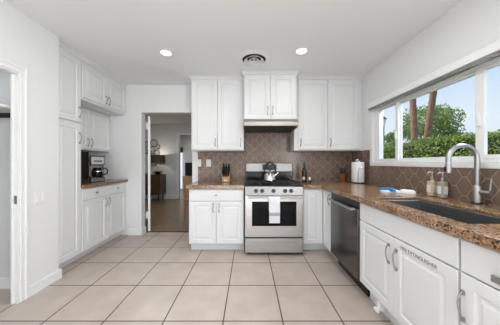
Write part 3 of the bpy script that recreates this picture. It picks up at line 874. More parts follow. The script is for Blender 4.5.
# ------------------------------------------------------------------ range hood
t = thing('range_hood', (0.315, 3.1, 1.73), 'slim stainless range hood over the stove', 'range hood')
mb = MB()
prof = [(2.905, 1.835), (2.865, 1.80), (2.862, 1.742), (2.875, 1.735), (YB - 0.010, 1.735), (YB - 0.010, 1.836), (2.95, 1.836)]
mb.prism(prof, -0.070, 0.696, T=lambda a, b, c: (c, a, b))
mb.build('shell', M['hoodsteel'], t, bevel=0.005)
for x0 in (-0.045, 0.322):
    mb = MB(); mb.box(x0, x0 + 0.350, 2.90, YB - 0.04, 1.7275, 1.7345); mb.build('filter', M['filter'], t, bevel=0.002)
mb = MB(); mb.box(-0.072, 0.698, 2.885, YB - 0.012, 1.7255, 1.7272); mb.build('underside_rim', M['blackm'], t)

# ------------------------------------------------------------------ gas range
SX0, SX1 = -0.048, 0.716
SF = 2.665
t = thing('gas_range', (0.334, 3.0, 0), 'stainless gas range with black cooktop and five knobs', 'gas range')
mb = MB(); mb.box(SX0, SX1, SF + 0.05, 3.40, 0.03, 0.885)
for x in (SX0 + 0.05, SX1 - 0.05):
    for y in (SF + 0.10, 3.34): mb.lathe([(0.018, 0.001), (0.018, 0.0295)], (x, y, 0), 12)
mb.build('body', M['blackm'], t)
mb = MB(); mb.box(SX0 + 0.002, SX1 - 0.002, SF, SF + 0.049, 0.045, 0.228); dr = mb.build('drawer', M['steel'], t, bevel=0.006)
mb = MB(); mb.box(0.334 - 0.305, 0.334 + 0.305, SF - 0.010, SF - 0.0005, 0.163, 0.176); mb.box(0.334 - 0.305, 0.334 + 0.305, SF - 0.022, SF - 0.010, 0.170, 0.186); mb.build('handle', M['steel'], dr, bevel=0.003)
mb = MB(); mb.box(SX0 + 0.01, SX1 - 0.01, SF + 0.02, SF + 0.049, 0.229, 0.246); mb.build('vent_gap', M['black'], t)
mb = MB(); mb.box(SX0 + 0.002, SX1 - 0.002, SF - 0.004, SF + 0.049, 0.248, 0.792); od = mb.build('oven_door', M['steel'], t, bevel=0.006)
wx0, wx1, wz0, wz1 = SX0 + 0.092, SX1 - 0.092, 0.395, 0.715
mb = MB(); mb.box(wx0, wx1, SF - 0.0075, SF - 0.0045, wz0, wz1); ow = mb.build('oven_window', M['ovenglass'], od, bevel=0.001)
mb = MB()
hz = 0.768
mb.tube([(SX0 + 0.04, SF - 0.048, hz), (SX0 + 0.1, SF - 0.052, hz), (SX1 - 0.1, SF - 0.052, hz), (SX1 - 0.04, SF - 0.048, hz)], 0.012, 12)
for x in (SX0 + 0.055, SX1 - 0.055): mb.box(x - 0.012, x + 0.012, SF - 0.048, SF - 0.0045, hz - 0.010, hz + 0.010)
mb.build('handle', M['steel'], od)
# slanted control panel with knobs
mb = MB()
mb.prism([(SF + 0.006, 0.796), (SF + 0.049, 0.796), (SF + 0.080, 0.905), (SF + 0.022, 0.905)], SX0 + 0.001, SX1 - 0.001, T=lambda a, b, c: (c, a, b))
cp = mb.build('control_panel', M['steelb'], t, bevel=0.003)
for kx in (256.0, 262.2, 273.6, 285.4, 291.4):
    x = (kx - 248.6) * (SF) / 204.0
    mb = MB()
    Tn = lambda a, b, c, x=x: (x + a, SF + 0.0135 - c - 0.146 * b * 0.99, 0.852 + b - 0.146 * c) if False else (x + a, SF + 0.0135 + 0.146 * b - c, 0.852 + b)
    mb.lathe([(0.026, 0.0005), (0.026, 0.010), (0.020, 0.014), (0.018, 0.034), (0.0, 0.036)], (0, 0, 0), 20, T=Tn)
    kb = mb.build('knob', M['black'], t)
# cooktop
mb = MB(); mb.box(SX0, SX1, SF + 0.022, 3.32, 0.905, 0.919); mb.build('cooktop', M['enamel'], t, bevel=0.005)
for bx in (SX0 + 0.20, SX1 - 0.20):
    for by in (2.84, 3.13):
        mb = MB(); mb.lathe([(0.05, 0.0), (0.05, 0.008), (0.036, 0.010), (0.036, 0.020), (0, 0.022)], (bx, by, 0.9193), 20); mb.build('burner', M['blackm'], t)
for gx0, gx1 in ((SX0 + 0.03, 0.332), (0.336, SX1 - 0.03)):
    mb = MB(); z = 0.949; r = 0.007
    y0, y1 = SF + 0.055, 3.29
    mb.tube([(gx0, y0, z), (gx1, y0, z), (gx1, y1, z), (gx0, y1, z)], r, 8, closed=True)
    ym = (y0 + y1) / 2; xm = (gx0 + gx1) / 2
    mb.tube([(gx0, ym, z), (gx1, ym, z)], r, 8)
    for yy in ((y0 + ym) / 2, (y1 + ym) / 2):
        mb.tube([(gx0, yy, z), (xm - 0.035, yy, z)], r, 8); mb.tube([(gx1, yy, z), (xm + 0.035, yy, z)], r, 8)
        mb.tube([(xm, yy + 0.035, z), (xm, yy + 0.14, z)], r, 8); mb.tube([(xm, yy - 0.035, z), (xm, yy - 0.14, z)], r, 8)
    for x in (gx0, gx1):
        for y in (y0, ym, y1): mb.tube([(x, y, z), (x, y, 0.9195)], r, 8)
    mb.build('grate', M['blackm'], t)
# backguard
mb = MB(); mb.box(SX0 + 0.004, SX1 - 0.004, 3.325, 3.40, 0.906, 1.075); mb.build('rear_riser', M['enamel'], t, bevel=0.004)
mb = MB(); mb.prism([(3.315, 1.076), (3.40, 1.076), (3.40, 1.215), (3.335, 1.215)], SX0 + 0.004, SX1 - 0.004, T=lambda a, b, c: (c, a, b)); bgd = mb.build('backguard', M['steelb'], t, bevel=0.008)
mb = MB(); mb.prism([(3.3115, 1.105), (3.3165, 1.105), (3.3295, 1.195), (3.3245, 1.195)], 0.225, 0.455, T=lambda a, b, c: (c, a, b)); mb.build('display', M['black'], bgd, bevel=0.001)

# towel over the oven door handle
t = thing('dish_towel', (0.33, SF - 0.052, 0.45), 'white towel with grey stripes hung over the oven handle', 'towel')
tx0, tx1 = 0.262, 0.398
def drape(x0, x1, zlo_f, zlo_b, extra, mi_name, nme, par, z_from=None, z_to=None):
    pts = []
    rr = 0.0135 + extra
    yc = SF - 0.0515
    if z_from is None:
        for k in range(8): pts.append((yc - rr - 0.004 * math.sin(k / 7 * 3), zlo_f + (hz - zlo_f) * k / 7))
        for k in range(1, 8):
            a = math.pi - math.pi * k / 8
            pts.append((yc + rr * math.cos(a), hz + rr * math.sin(a)))
        for k in range(6): pts.append((yc + rr, hz - (hz - zlo_b) * k / 5))
    else:
        for k in range(4):
            z = z_from + (z_to - z_from) * k / 3
            s = (z - zlo_f) / (hz - zlo_f)
            pts.append((yc - rr - 0.004 * math.sin(s * 3) - 0.0040, z))
    mb = MB(); nx = 9; vs = []; fs = []; N = len(pts); th = 0.0035 if z_from is None else 0.0006
    for sgn in (0, 1):
        for i in range(N):
            a = Vector(pts[max(0, i - 1)]); b = Vector(pts[min(N - 1, i + 1)]); d = (b - a).normalized(); nn = Vector((-d.y, d.x)) * th * sgn
            for k in range(nx):
                x = x0 + (x1 - x0) * k / (nx - 1)
                vs.append((x, pts[i][0] + nn.x, pts[i][1] + nn.y))
    B = N * nx
    for i in range(N - 1):
        for k in range(nx - 1):
            q = (i * nx + k, i * nx + k + 1, (i + 1) * nx + k + 1, (i + 1) * nx + k)
            fs.append(q); fs.append(tuple(B + j for j in q)[::-1])
        for k in (0, nx - 1): fs.append((i * nx + k, (i + 1) * nx + k, B + (i + 1) * nx + k, B + i * nx + k))
    for i in (0, N - 1):
        for k in range(nx - 1): fs.append((i * nx + k, i * nx + k + 1, B + i * nx + k + 1, B + i * nx + k))
    mb.add(vs, fs, 0, True)
    return mb.build(nme, M[mi_name], par)
tb = drape(tx0, tx1, 0.452, 0.60, 0.004, 'clothw', 'cloth', t)
for za, zb in ((0.548, 0.556), (0.562, 0.574), (0.580, 0.586)):
    drape(tx0 + 0.001, tx1 - 0.001, 0.452, 0.60, 0.004 , 'clothg', 'stripe', tb, za, zb)

# kettle
kx, ky, kz = 0.318, 3.04, 0.9565
t = thing('tea_kettle', (kx, ky, kz), 'polished steel kettle with a black handle on the stove grate', 'kettle')
mb = MB(); mb.lathe([(0.0, 0.0), (0.088, 0.0), (0.097, 0.008), (0.096, 0.03), (0.085, 0.075), (0.062, 0.112), (0.045, 0.122), (0.0, 0.124)], (kx, ky, kz), 36); mb.build('body', M['chrome'], t)
mb = MB(); mb.lathe([(0.046, 0.123), (0.044, 0.130), (0.020, 0.138), (0.0, 0.139)], (kx, ky, kz), 28); ld = mb.build('lid', M['chrome'], t)
mb = MB(); mb.lathe([(0.008, 0.139), (0.008, 0.150), (0.016, 0.156), (0.014, 0.168), (0, 0.171)], (kx, ky, kz), 18); mb.build('knob', M['black'], ld)
mb = MB(); mb.tube([(kx + 0.065, ky - 0.03, kz + 0.070), (kx + 0.098, ky - 0.045, kz + 0.098), (kx + 0.118, ky - 0.055, kz + 0.125)], [0.024, 0.016, 0.012], 14); mb.build('spout', M['chrome'], t)
pts = []
for k in range(15):
    a = R(8) + R(164) * k / 14
    pts.append((kx + 0.082 * math.cos(a), ky - 0.036 * math.cos(a), kz + 0.105 + 0.165 * math.sin(a)))
mb = MB(); mb.tube(pts, [0.008 if k in (0, 14) else 0.012 if k in (1, 2, 12, 13) else 0.016 for k in range(15)], 10); mb.build('handle', M['black'], t)

# ------------------------------------------------------------------ small things on the worktops
# knife block and knives
bx, by = -0.350, 3.18
t = thing('knife_block', (bx, by, CT), 'pale wooden knife block on the short granite worktop', 'knife block')
mb = MB()
mb.prism([(by - 0.060, CT + 0.0008), (by + 0.075, CT + 0.0008), (by + 0.115, CT + 0.150), (by + 0.075, CT + 0.185), (by - 0.060, CT + 0.060)], bx - 0.058, bx + 0.058, T=lambda a, b, c: (c, a, b))
mb.build('block', M['bamboo'], t, bevel=0.004)
mb = MB()
mb.box(bx - 0.028, bx + 0.028, by - 0.0625, by - 0.0603, CT + 0.018, CT + 0.040); mb.build('badge', M['label'], t)
ddir = Vector((0, -0.42, 0.90)).normalized()
nrm0 = Vector((0, by - 0.060, CT + 0.060)); nrm1 = Vector((0, by + 0.075, CT + 0.185))
first = None
ki = 0
for r_, (fr, xs_k) in enumerate(((0.22, (-0.036, -0.012, 0.012, 0.036)), (0.52, (-0.036, -0.012, 0.012, 0.036)), (0.82, (-0.03, 0.0, 0.03)))):
    for xx in xs_k:
        b = nrm0.lerp(nrm1, fr); L_ = 0.105 + 0.012 * r_ + 0.008 * ((ki * 7) % 3)
        lx = bx + xx
        p0 = Vector((lx, b.y, b.z)) + ddir * 0.002
        mb = MB()
        side = Vector((xx * 0.5, 0, 0))
        mb.tube([p0, p0 + ddir * L_ * 0.15 + side * 0.1, p0 + ddir * L_ * 0.5 + side * 0.4, p0 + ddir * L_ * 0.9 + side, p0 + ddir * L_ + side * 1.1], [0.009, 0.0095, 0.0115, 0.012, 0.008], 8)
        o = mb.build('kitchen_knife', M['black'])
        tag(o, 'black handled knife stuck in the wooden knife block', 'knife', 'knives in the block')
        ki += 1

# outlets on the stove wall
def wall_plate(F, u, v, name, label, kind_, w=0.075, h=0.118):
    t = thing(name, F(u, v - h / 2, 0.0), label, kind_)
    mb = MB(); mb.box(u - w / 2, u + w / 2, v - h / 2, v + h / 2, 0.0, 0.006, T=F); mb.build('plate', M['plate'], t, bevel=0.003)
    return t
Fo = lambda u, v, w: (u, YB - 0.0090 - w, v)
for u, lab in ((-0.825, 'white wall outlet on the tile edge next to the doorway'), (-0.672, 'white wall outlet between the doorway outlet and the knife block')):
    t = wall_plate(Fo, u, 1.217, 'wall_outlet', lab, 'outlet', w=0.058 if u < -0.8 else 0.078)
    for dz in (-0.026, 0.026):
        mb = MB(); mb.box(u - 0.017, u + 0.017, 1.217 + dz - 0.014, 1.217 + dz + 0.014, 0.0062, 0.0085, T=Fo); so = mb.build('socket', M['plate'], t, bevel=0.002)
        mb = MB()
        for s in (-0.007, 0.007): mb.box(u + s - 0.0012, u + s + 0.0012, 1.217 + dz - 0.005, 1.217 + dz + 0.006, 0.0086, 0.0089, T=Fo)
        mb.build('slots', M['slot'], so)
Fs = lambda u, v, w: (XL + 0.0005 + w, u, v)
t = wall_plate(Fs, 1.962, 0.885, 'light_switch', 'white rocker light switch on the wall stub', 'light switch', w=0.118, h=0.122)
for du in (-0.026, 0.026):
    mb = MB(); mb.box(1.962 + du - 0.017, 1.962 + du + 0.017, 0.885 - 0.034, 0.885 + 0.034, 0.0062, 0.0105, T=Fs); mb.build('rocker', M['plate'], t, bevel=0.002)

# bottle and shakers by the stove
t = thing('oil_bottle', (0.875, 3.2, CT), 'tall black glass bottle beside the stove', 'bottle')
mb = MB(); mb.lathe([(0.0, 0.0008), (0.036, 0.0008), (0.038, 0.006), (0.038, 0.17), (0.030, 0.200), (0.014, 0.225), (0.013, 0.275), (0.015, 0.277), (0.015, 0.285), (0, 0.286)], (0.875, 3.2, CT), 28); mb.build('glass_body', M['winebottle'], t)
mb = MB(); mb.lathe([(0.0165, 0.270), (0.0165, 0.300), (0.0, 0.302)], (0.875, 3.2, CT), 20); mb.build('cap', M['black'], t)
t = thing('salt_shaker', (0.815, 3.02, CT), 'pink salt shaker with a steel cap next to the stove', 'shaker')
mb = MB(); mb.lathe([(0.0, 0.0008), (0.020, 0.0008), (0.022, 0.01), (0.020, 0.045), (0.0, 0.046)], (0.815, 3.02, CT), 20); mb.build('jar', M['black'], t)
mb = MB(); mb.lathe([(0.020, 0.0465), (0.023, 0.056), (0.023, 0.075), (0.012, 0.090), (0, 0.092)], (0.815, 3.02, CT), 20); mb.build('cap', M['pink'], t)
t = thing('pepper_shaker', (0.915, 3.06, CT), 'small dark pepper shaker with a pale cap beside the black bottle', 'shaker')
mb = MB(); mb.lathe([(0.0, 0.0008), (0.024, 0.0008), (0.026, 0.008), (0.020, 0.040), (0.0, 0.041)], (0.915, 3.06, CT), 20); mb.build('jar', M['black'], t)
mb = MB(); mb.lathe([(0.018, 0.0415), (0.015, 0.065), (0.012, 0.085), (0, 0.088)], (0.915, 3.06, CT), 20); mb.build('cap', M['plate'], t)

# utensil crock
ux, uy = 1.50, 3.25
t = thing('utensil_crock', (ux, uy, CT), 'terracotta crock of dark utensils under the corner wall cabinet', 'crock')
mb = MB(); mb.lathe([(0.0, 0.0008), (0.046, 0.0008), (0.050, 0.008), (0.053, 0.125), (0.049, 0.125), (0.046, 0.012), (0, 0.010)], (ux, uy, CT), 28); mb.build('pot', M['terra'], t)
for k, (dx, dy, h, hd) in enumerate(((-0.022, 0.01, 0.205, 0.013), (0.012, -0.015, 0.215, 0.016), (0.028, 0.012, 0.20, 0.014), (-0.004, 0.024, 0.22, 0.012), (-0.012, -0.022, 0.190, 0.013))):
    mb = MB()
    mb.tube([(ux + dx * 0.3, uy + dy * 0.3, CT + 0.016), (ux + dx * 1.1, uy + dy * 1.1, CT + 0.13), (ux + dx * 1.45, uy + dy * 1.45, CT + h - 0.04), (ux + dx * 1.6, uy + dy * 1.6, CT + h)], [0.006, 0.006, hd, hd * 0.7], 8)
    tag(mb.build('cooking_utensil', M['black']), 'black handled utensil standing in the terracotta crock', 'utensil', 'utensils in the crock')

# paper towel holder and roll
px_, py_ = 1.618, 3.02
t = thing('paper_towel_holder', (px_, py_, CT), 'steel paper towel holder with a white roll in the corner', 'paper towel holder')
mb = MB(); mb.lathe([(0.0, 0.0008), (0.095, 0.0008), (0.095, 0.010), (0.088, 0.014), (0, 0.014)], (px_, py_, CT), 36); mb.build('base', M['black'], t)
mb = MB(); mb.tube([(px_, py_, CT + 0.0143), (px_, py_, CT + 0.315)], 0.008, 10)
mb.tube([(px_ + 0.028 * math.cos(a), py_, CT + 0.328 + 0.014 * math.sin(a)) for a in [k * math.pi / 8 for k in range(16)]], 0.005, 8, closed=True)
mb.build('post', M['chrome'], t)
pts = [(px_ - 0.045, py_ - 0.088, CT + 0.0143), (px_ - 0.045, py_ - 0.091, CT + 0.16)]
for k in range(9):
    a = math.pi - math.pi * k / 8
    pts.append((px_ + 0.045 * math.cos(a), py_ - 0.095, CT + 0.18 + 0.05 * math.sin(a)))
pts += [(px_ + 0.045, py_ - 0.091, CT + 0.16), (px_ + 0.045, py_ - 0.088, CT + 0.0143)]
mb = MB(); mb.tube(pts, 0.0035, 8); mb.build('tension_arm', M['chrome'], t)
mb = MB(); mb.lathe([(0.022, 0.015), (0.084, 0.015), (0.086, 0.02), (0.086, 0.305), (0.084, 0.310), (0.022, 0.310), (0.020, 0.30), (0.020, 0.02)], (px_, py_, CT), 40, ring=True)
tag(mb.build('paper_towel_roll', M['paper']), 'white paper towel roll on the steel holder in the corner', 'paper towel')

# folded cloths by the sink
def lump(cx, cy, rx, ry, h, z0, rot, seed, nu=28, nv=10, wob=0.08):
    rnd = random.Random(seed); ph = [rnd.uniform(0, 6.28) for _ in range(6)]
    vs = []; fs = []
    for j in range(nv + 1):
        f = j / nv; rr = math.sin(f * math.pi / 2) ** 0.6; z = h * math.cos(f * math.pi / 2) ** 0.7 if f < 1 else 0
        for i in range(nu):
            a = 2 * math.pi * i / nu
            w = 1 + wob * math.sin(3 * a + ph[0]) * f + wob * 0.6 * math.sin(5 * a + ph[1]) * f
            zz = z * (1 + 0.25 * math.sin(2 * a + ph[2]) * f)
            x, y = rx * rr * w * math.cos(a), ry * rr * w * math.sin(a)
            vs.append((cx + x * math.cos(rot) - y * math.sin(rot), cy + x * math.sin(rot) + y * math.cos(rot), z0 + max(0.0, zz)))
    for j in range(nv):
        for i in range(nu):
            fs.append((j * nu + i, j * nu + (i + 1) % nu, (j + 1) * nu + (i + 1) % nu, (j + 1) * nu + i))
    fs.append(tuple(nv * nu + i for i in range(nu))); fs.append(tuple(range(nu))[::-1])
    mb = MB(); mb.add(vs, fs, 0, True)
    return mb
t = thing('folded_dishcloth', (1.43, 2.06, CT), 'white folded dishcloth with a blue fold on the granite past the sink', 'dishcloth')
cl = lump(1.440, 2.09, 0.085, 0.058, 0.030, CT + 0.0008, R(-50), 3, wob=0.14).build('cloth', M['clothw'], t)
lump(1.428, 2.085, 0.070, 0.042, 0.030, CT + 0.014, R(-50), 5, wob=0.2).build('blue_fold', M['clothb'], cl)
o = lump(1.552, 1.990, 0.066, 0.046, 0.036, CT + 0.0008, R(-60), 9).build('crumpled_cloth', M['clothw'])
tag(o, 'plain white crumpled cloth between the blue dishcloth and the soap bottles', 'cloth')

# soap bottles
def soap(x, y, name, label, m, h=0.135, r=0.036, sq=True):
    t = thing(name, (x, y, CT), label, 'soap bottle')
    mb = MB()
    P = []
    for k in range(32):
        a = 2 * math.pi * k / 32; c, s = math.cos(a), math.sin(a); e = 0.55
        P.append((x + r * math.copysign(abs(c) ** e, c), y + r * math.copysign(abs(s) ** e, s)))
    mb.prism(P, CT + 0.0008, CT + h); mb.lathe([(r * 0.55, h + 0.0005), (r * 0.36, h + 0.012), (r * 0.34, h + 0.020), (0, h + 0.020)], (x, y, CT), 20)
    mb.build('bottle', m, t, bevel=0.006)
    mb = MB(); mb.box(x - r - 0.0016, x - r - 0.0004, y - r * 0.62, y + r * 0.62, CT + 0.035, CT + 0.100)
    mb.box(x - r * 0.62, x + r * 0.62, y - r - 0.0016, y - r - 0.0004, CT + 0.035, CT + 0.100); mb.build('label_sticker', M['label'], t)
    mb = MB(); mb.lathe([(0.015, h + 0.0205), (0.015, h + 0.036), (0.006, h + 0.038), (0.006, h + 0.070), (0.011, h + 0.071), (0.011, h + 0.082), (0, h + 0.083)], (x, y, CT), 16)
    mb.tube([(x, y, CT + h + 0.077), (x - 0.028, y, CT + h + 0.077), (x - 0.042, y, CT + h + 0.070)], 0.0052, 8); mb.build('pump', M['nickel'], t)
soap(1.652, 1.835, 'soap_dispenser', 'amber soap pump bottle with a white label by the faucet', M['soap'], r=0.031)
soap(1.650, 1.735, 'soap_dispenser', 'clear grey soap pump bottle between the amber bottle and the faucet', M['soapg'], r=0.028)

# coffee maker
cx, cy, cz = -2.235, 3.01, 0.945
Ca, Sa = math.cos(R(-38)), math.sin(R(-38))
def TC(a, b, c):   # local: a across, b depth (front is -b), c up ; turned towards the room
    ang = R(42); return (cx + a * math.cos(ang) - b * math.sin(ang), cy + a * math.sin(ang) + b * math.cos(ang), cz + c)
t = thing('coffee_maker', (cx, cy, cz), 'steel and black drip coffee maker in the cabinet niche', 'coffee maker')
mb = MB(); mb.box(-0.085, 0.085, -0.11, 0.11, 0.001, 0.065, T=TC); mb.build('base', M['black'], t, bevel=0.008)
mb = MB(); mb.box(-0.083, 0.083, 0.03, 0.108, 0.0655, 0.245, T=TC); mb.build('water_tank', M['black'], t, bevel=0.006)
mb = MB(); mb.box(-0.0865, -0.0835, 0.045, 0.075, 0.09, 0.22, T=TC); mb.build('water_gauge', M['plate'], t)
mb = MB(); mb.box(-0.085, 0.085, -0.10, 0.11, 0.2455, 0.365, T=TC); hd = mb.build('brew_head', M['cmsteel'], t, bevel=0.01)
mb = MB(); mb.box(-0.05, 0.05, -0.104, -0.1005, 0.285, 0.315, T=TC); mb.build('control_panel', M['black'], hd)
mb = MB(); mb.box(-0.086, 0.086, -0.101, 0.111, 0.3655, 0.377, T=TC); mb.build('lid', M['black'], t, bevel=0.004)
mb = MB(); mb.lathe([(0.0, 0.0665), (0.058, 0.0665), (0.066, 0.09), (0.066, 0.14), (0.050, 0.190), (0.050, 0.205), (0, 0.206)], (0, -0.040, 0), 28, T=TC)
o = mb.build('coffee_carafe', M['ovenglass']); tag(o, 'dark glass coffee carafe sitting in the coffee maker', 'carafe')
cw = world_loc(o)
mb = MB(); mb.tube([TC(0.050, -0.060, 0.195), TC(0.095, -0.080, 0.195), TC(0.118, -0.092, 0.165), TC(0.112, -0.090, 0.115), TC(0.062, -0.065, 0.095)], [0.009, 0.010, 0.010, 0.010, 0.008], 10)
mb.build('handle', M['black'], o)
mb = MB(); mb.lathe([(0.055, 0.150), (0.0675, 0.146), (0.0675, 0.152), (0.062, 0.160)], (0, -0.040, 0), 28, T=TC, ring=True); mb.build('band', M['chrome'], o)

# ------------------------------------------------------------------ ceiling fittings
def downlight(x, y, label):
    t = thing('ceiling_light', (x, y, ZC), label, 'ceiling light', 'round recessed ceiling lights')
    mb = MB(); mb.lathe([(0.058, -0.0005), (0.080, -0.0005), (0.078, -0.006), (0.062, -0.010), (0.058, -0.004)], (x, y, ZC), 36, ring=True); mb.build('trim_ring', M['trim'], t)
    mb = MB(); mb.lathe([(0, -0.0015), (0.0575, -0.0015), (0.0575, -0.0045), (0, -0.006)], (x, y, ZC), 36); mb.build('lens', M['led'], t)
    light('downlight', 'AREA', (x, y, ZC - 0.014), 1.2, (0, 0, 0), 0.12, None, (1.0, 0.99, 0.97))
downlight(-0.993, 2.453, 'round recessed ceiling light over the open floor by the doorway')
downlight(0.626, 2.413, 'round recessed ceiling light in front of the corner wall cabinet')
vx, vy = 0.069, 2.60
t = thing('ceiling_vent', (vx, vy, ZC), 'round white ceiling air vent in front of the range hood', 'ceiling vent')
mb = MB(); mb.lathe([(0.150, -0.0005), (0.205, -0.0005), (0.205, -0.004), (0.165, -0.014), (0.150, -0.016)], (vx, vy, ZC), 44, ring=True); mb.build('flange', M['trim'], t)
mb = MB(); mb.lathe([(0, -0.001), (0.149, -0.001), (0.149, -0.003), (0, -0.003)], (vx, vy, ZC), 36); mb.build('duct', M['slot'], t)
for r0, r1, z in ((0.088, 0.126, -0.034), (0.045, 0.080, -0.042)):
    mb = MB(); mb.lathe([(r0, -0.004), (r0 + 0.003, -0.004), (r1, z + 0.002), (r1 - 0.003, z)], (vx, vy, ZC), 40, ring=True); mb.build('cone_ring', M['trim'], t)
mb = MB(); mb.lathe([(0.012, -0.0035), (0.014, -0.030), (0.036, -0.044), (0.030, -0.048), (0, -0.049)], (vx, vy, ZC), 32); mb.build('centre_cap', M['trim'], t)

# ------------------------------------------------------------------ room past the doorway
t = thing('interior_door', (-1.757, 3.60, 0), 'white door standing open edge-on in the doorway', 'door')
def TD(a, b, c):   # leaf swung past a right angle about the hinge
    g = R(26.2); return (-1.757 + a * math.cos(g) - b * math.sin(g), 3.605 + a * math.sin(g) + b * math.cos(g), c)
mb = MB(); mb.box(-0.019, 0.019, 0.0, 0.80, 0.012, 2.045, T=TD); mb.build('leaf', M['trim'], t, bevel=0.002)
for z in (0.30, 1.87):
    mb = MB(); mb.box(-1.812, -1.7765, 3.592, 3.615, z - 0.06, z + 0.06); mb.build('hinge', M['plate'], t, bevel=0.003)
mb = MB(); mb.lathe([(0.012, 0.0195), (0.012, 0.045), (0.026, 0.051), (0.028, 0.065), (0.018, 0.080), (0, 0.082)], (0, 0, 0), 18, T=lambda a, b, c: TD(-c, 0.73 + a, 1.0 + b)); mb.build('knob', M['nickel'], t)

sbx0, sbx1, sby0, sby1 = -4.15, -2.78, 6.40, 6.87
t = thing('sideboard', ((sbx0 + sbx1) / 2, 6.6, 0), 'dark walnut sideboard against the grey dining wall', 'sideboard')
mb = MB(); mb.box(sbx0, sbx1, sby0 + 0.012, sby1, 0.21, 0.845); mb.build('body', M['walnut'], t, bevel=0.006)
for k in range(3):
    a = sbx0 + 0.03 + k * 0.44; mb = MB(); mb.box(a, a + 0.43, sby0, sby0 + 0.0115, 0.24, 0.82); o = mb.build('door', M['walnut'], t, bevel=0.003)
    mb = MB(); mb.box(a + 0.39, a + 0.405, sby0 - 0.012, sby0 - 0.0005, 0.46, 0.60); mb.build('handle', M['blackm'], o)
for x in (sbx0 + 0.08, sbx1 - 0.08):
    for y in (sby0 + 0.08, sby1 - 0.06):
        mb = MB(); mb.lathe([(0.012, 0.001), (0.022, 0.2095)], (x, y, 0), 14); mb.build('leg', M['walnut'], t)
# table lamp
lx, ly, lz = -2.93, 6.60, 0.8455
t = thing('table_lamp', (lx, ly, lz), 'table lamp with a brown drum shade on the sideboard', 'lamp')
mb = MB(); mb.lathe([(0.0, 0.0), (0.10, 0.0), (0.105, 0.012), (0.05, 0.03), (0.135, 0.075), (0.14, 0.09), (0.03, 0.105), (0.0, 0.106)], (lx, ly, lz), 30); mb.build('base', M['blackm'], t)
mb = MB(); mb.lathe([(0.018, 0.106), (0.026, 0.14), (0.014, 0.20), (0.026, 0.26), (0.014, 0.33), (0.010, 0.46)], (lx, ly, lz), 20); mb.build('stem', M['chrome'], t)
mb = MB(); mb.lathe([(0.215, 0.375), (0.215, 0.620), (0.210, 0.620), (0.210, 0.375)], (lx, ly, lz), 40, ring=True)
mb.build('lamp_shade', M['shade'], t)
mb = MB(); mb.lathe([(0, 0.462), (0.03, 0.475), (0.036, 0.50), (0.02, 0.54), (0, 0.545)], (lx, ly, lz), 18); mb.build('bulb', M['bulb'], t)
light('lamp_light', 'POINT', (lx, ly, lz + 0.56), 4.5, radius=0.03, color=(1.0, 0.88, 0.72))

# mirror of round panes
t = thing('wall_mirror', (-3.15, 6.89, 1.45), 'wall mirror made of black ringed circles above the sideboard', 'mirror')
for (px, py, rp) in ((153.9, 143.2, 3.4), (157.9, 146.8, 2.1), (152.4, 149.3, 2.7), (157.0, 152.6, 2.7), (153.0, 155.6, 2.6), (146.5, 144.5, 3.0), (145.5, 151.2, 2.4), (149.2, 153.2, 1.9)):
    Y = 6.88; x = (px - 248.6) * Y / 204; z = 1.22 - (py - 162.8) * Y / 204; r = rp * Y / 204
    mb = MB(); mb.lathe([(0, 0.0), (r - 0.008, 0.0), (r - 0.008, 0.004), (0, 0.004)], (0, 0, 0), 28, T=lambda a, b, c: (x + a, Y + 0.012 - c, z + b)); o = mb.build('mirror_disc', M['mirror'], t)
    mb = MB(); mb.tube([(x + r * math.cos(a), Y + 0.005, z + r * math.sin(a)) for a in [k * math.pi / 14 for k in range(28)]], 0.010, 8, closed=True); mb.build('ring', M['blackm'], o)

# chair seen behind the base cabinet
t = thing('dining_chair', (-1.23, 4.45, 0), 'tan wooden dining chair beyond the doorway', 'chair')
x0, x1, y0, y1 = -1.375, -0.93, 4.27, 4.72
mb = MB(); mb.box(x0, x1, y0, y1, 0.43, 0.47); mb.build('seat', M['oak'], t, bevel=0.012)
for x in (x0 + 0.025, x1 - 0.025):
    for y in (y0 + 0.03, y1 - 0.03):
        mb = MB(); mb.tube([(x, y, 0.001), (x, y, 0.4295)], 0.018, 10); mb.build('leg', M['oak'], t)
mb = MB()
mb.cells([x0 + 0.01, x1 - 0.01], [0.4705, 0.95], set(), 0, 0.03, T=lambda a, b, c: (a, y0 + 0.02 + c - (b - 0.47) * 0.20, b)); mb.build('backrest', M['oak'], t, bevel=0.012)

# far room: dark cabinet and curtain
t = thing('black_cabinet', (-2.3, 8.7, 0), 'black cabinet in the farthest room past both doorways', 'cabinet')
mb = MB(); mb.box(-2.63, -1.9, 8.45, 8.85, 0.08, 1.225); mb.build('body', M['black'], t, bevel=0.006)
mb = MB(); mb.box(-2.61, -2.27, 8.438, 8.4495, 0.12, 1.19); mb.build('door', M['black'], t, bevel=0.003)
mb = MB(); mb.box(-2.26, -1.92, 8.438, 8.4495, 0.12, 1.19); mb.build('door', M['black'], t, bevel=0.003)
for x in (-2.58, -1.95):
    for y in (8.5, 8.8):
        mb = MB(); mb.box(x - 0.02, x + 0.02, y - 0.02, y + 0.02, 0.001, 0.0795); mb.build('leg', M['black'], t)
t = thing('window_curtain', (-3.05, 9.5, 0), 'white curtain with a dark header in the farthest room', 'curtain')
mb = MB(); vs = []; fs = []; n = 40
for k in range(n + 1):
    x = -3.20 + 0.125 * k / n; y = 9.50 + 0.03 * math.sin(k / n * 2 * math.pi * 2)
    vs += [(x, y, 0.02), (x, y, 1.70), (x, y + 0.004, 1.70), (x, y + 0.004, 0.02)]
for k in range(n):
    for j in range(4): fs.append((k * 4 + j, k * 4 + (j + 1) % 4, (k + 1) * 4 + (j + 1) % 4, (k + 1) * 4 + j))
mb.add(vs, fs, 0, True); mb.build('fabric', M['curtain'], t)
mb = MB(); mb.box(-3.215, -3.06, 9.46, 9.545, 1.701, 1.93); mb.build('header', M['walnut'], t, bevel=0.004)

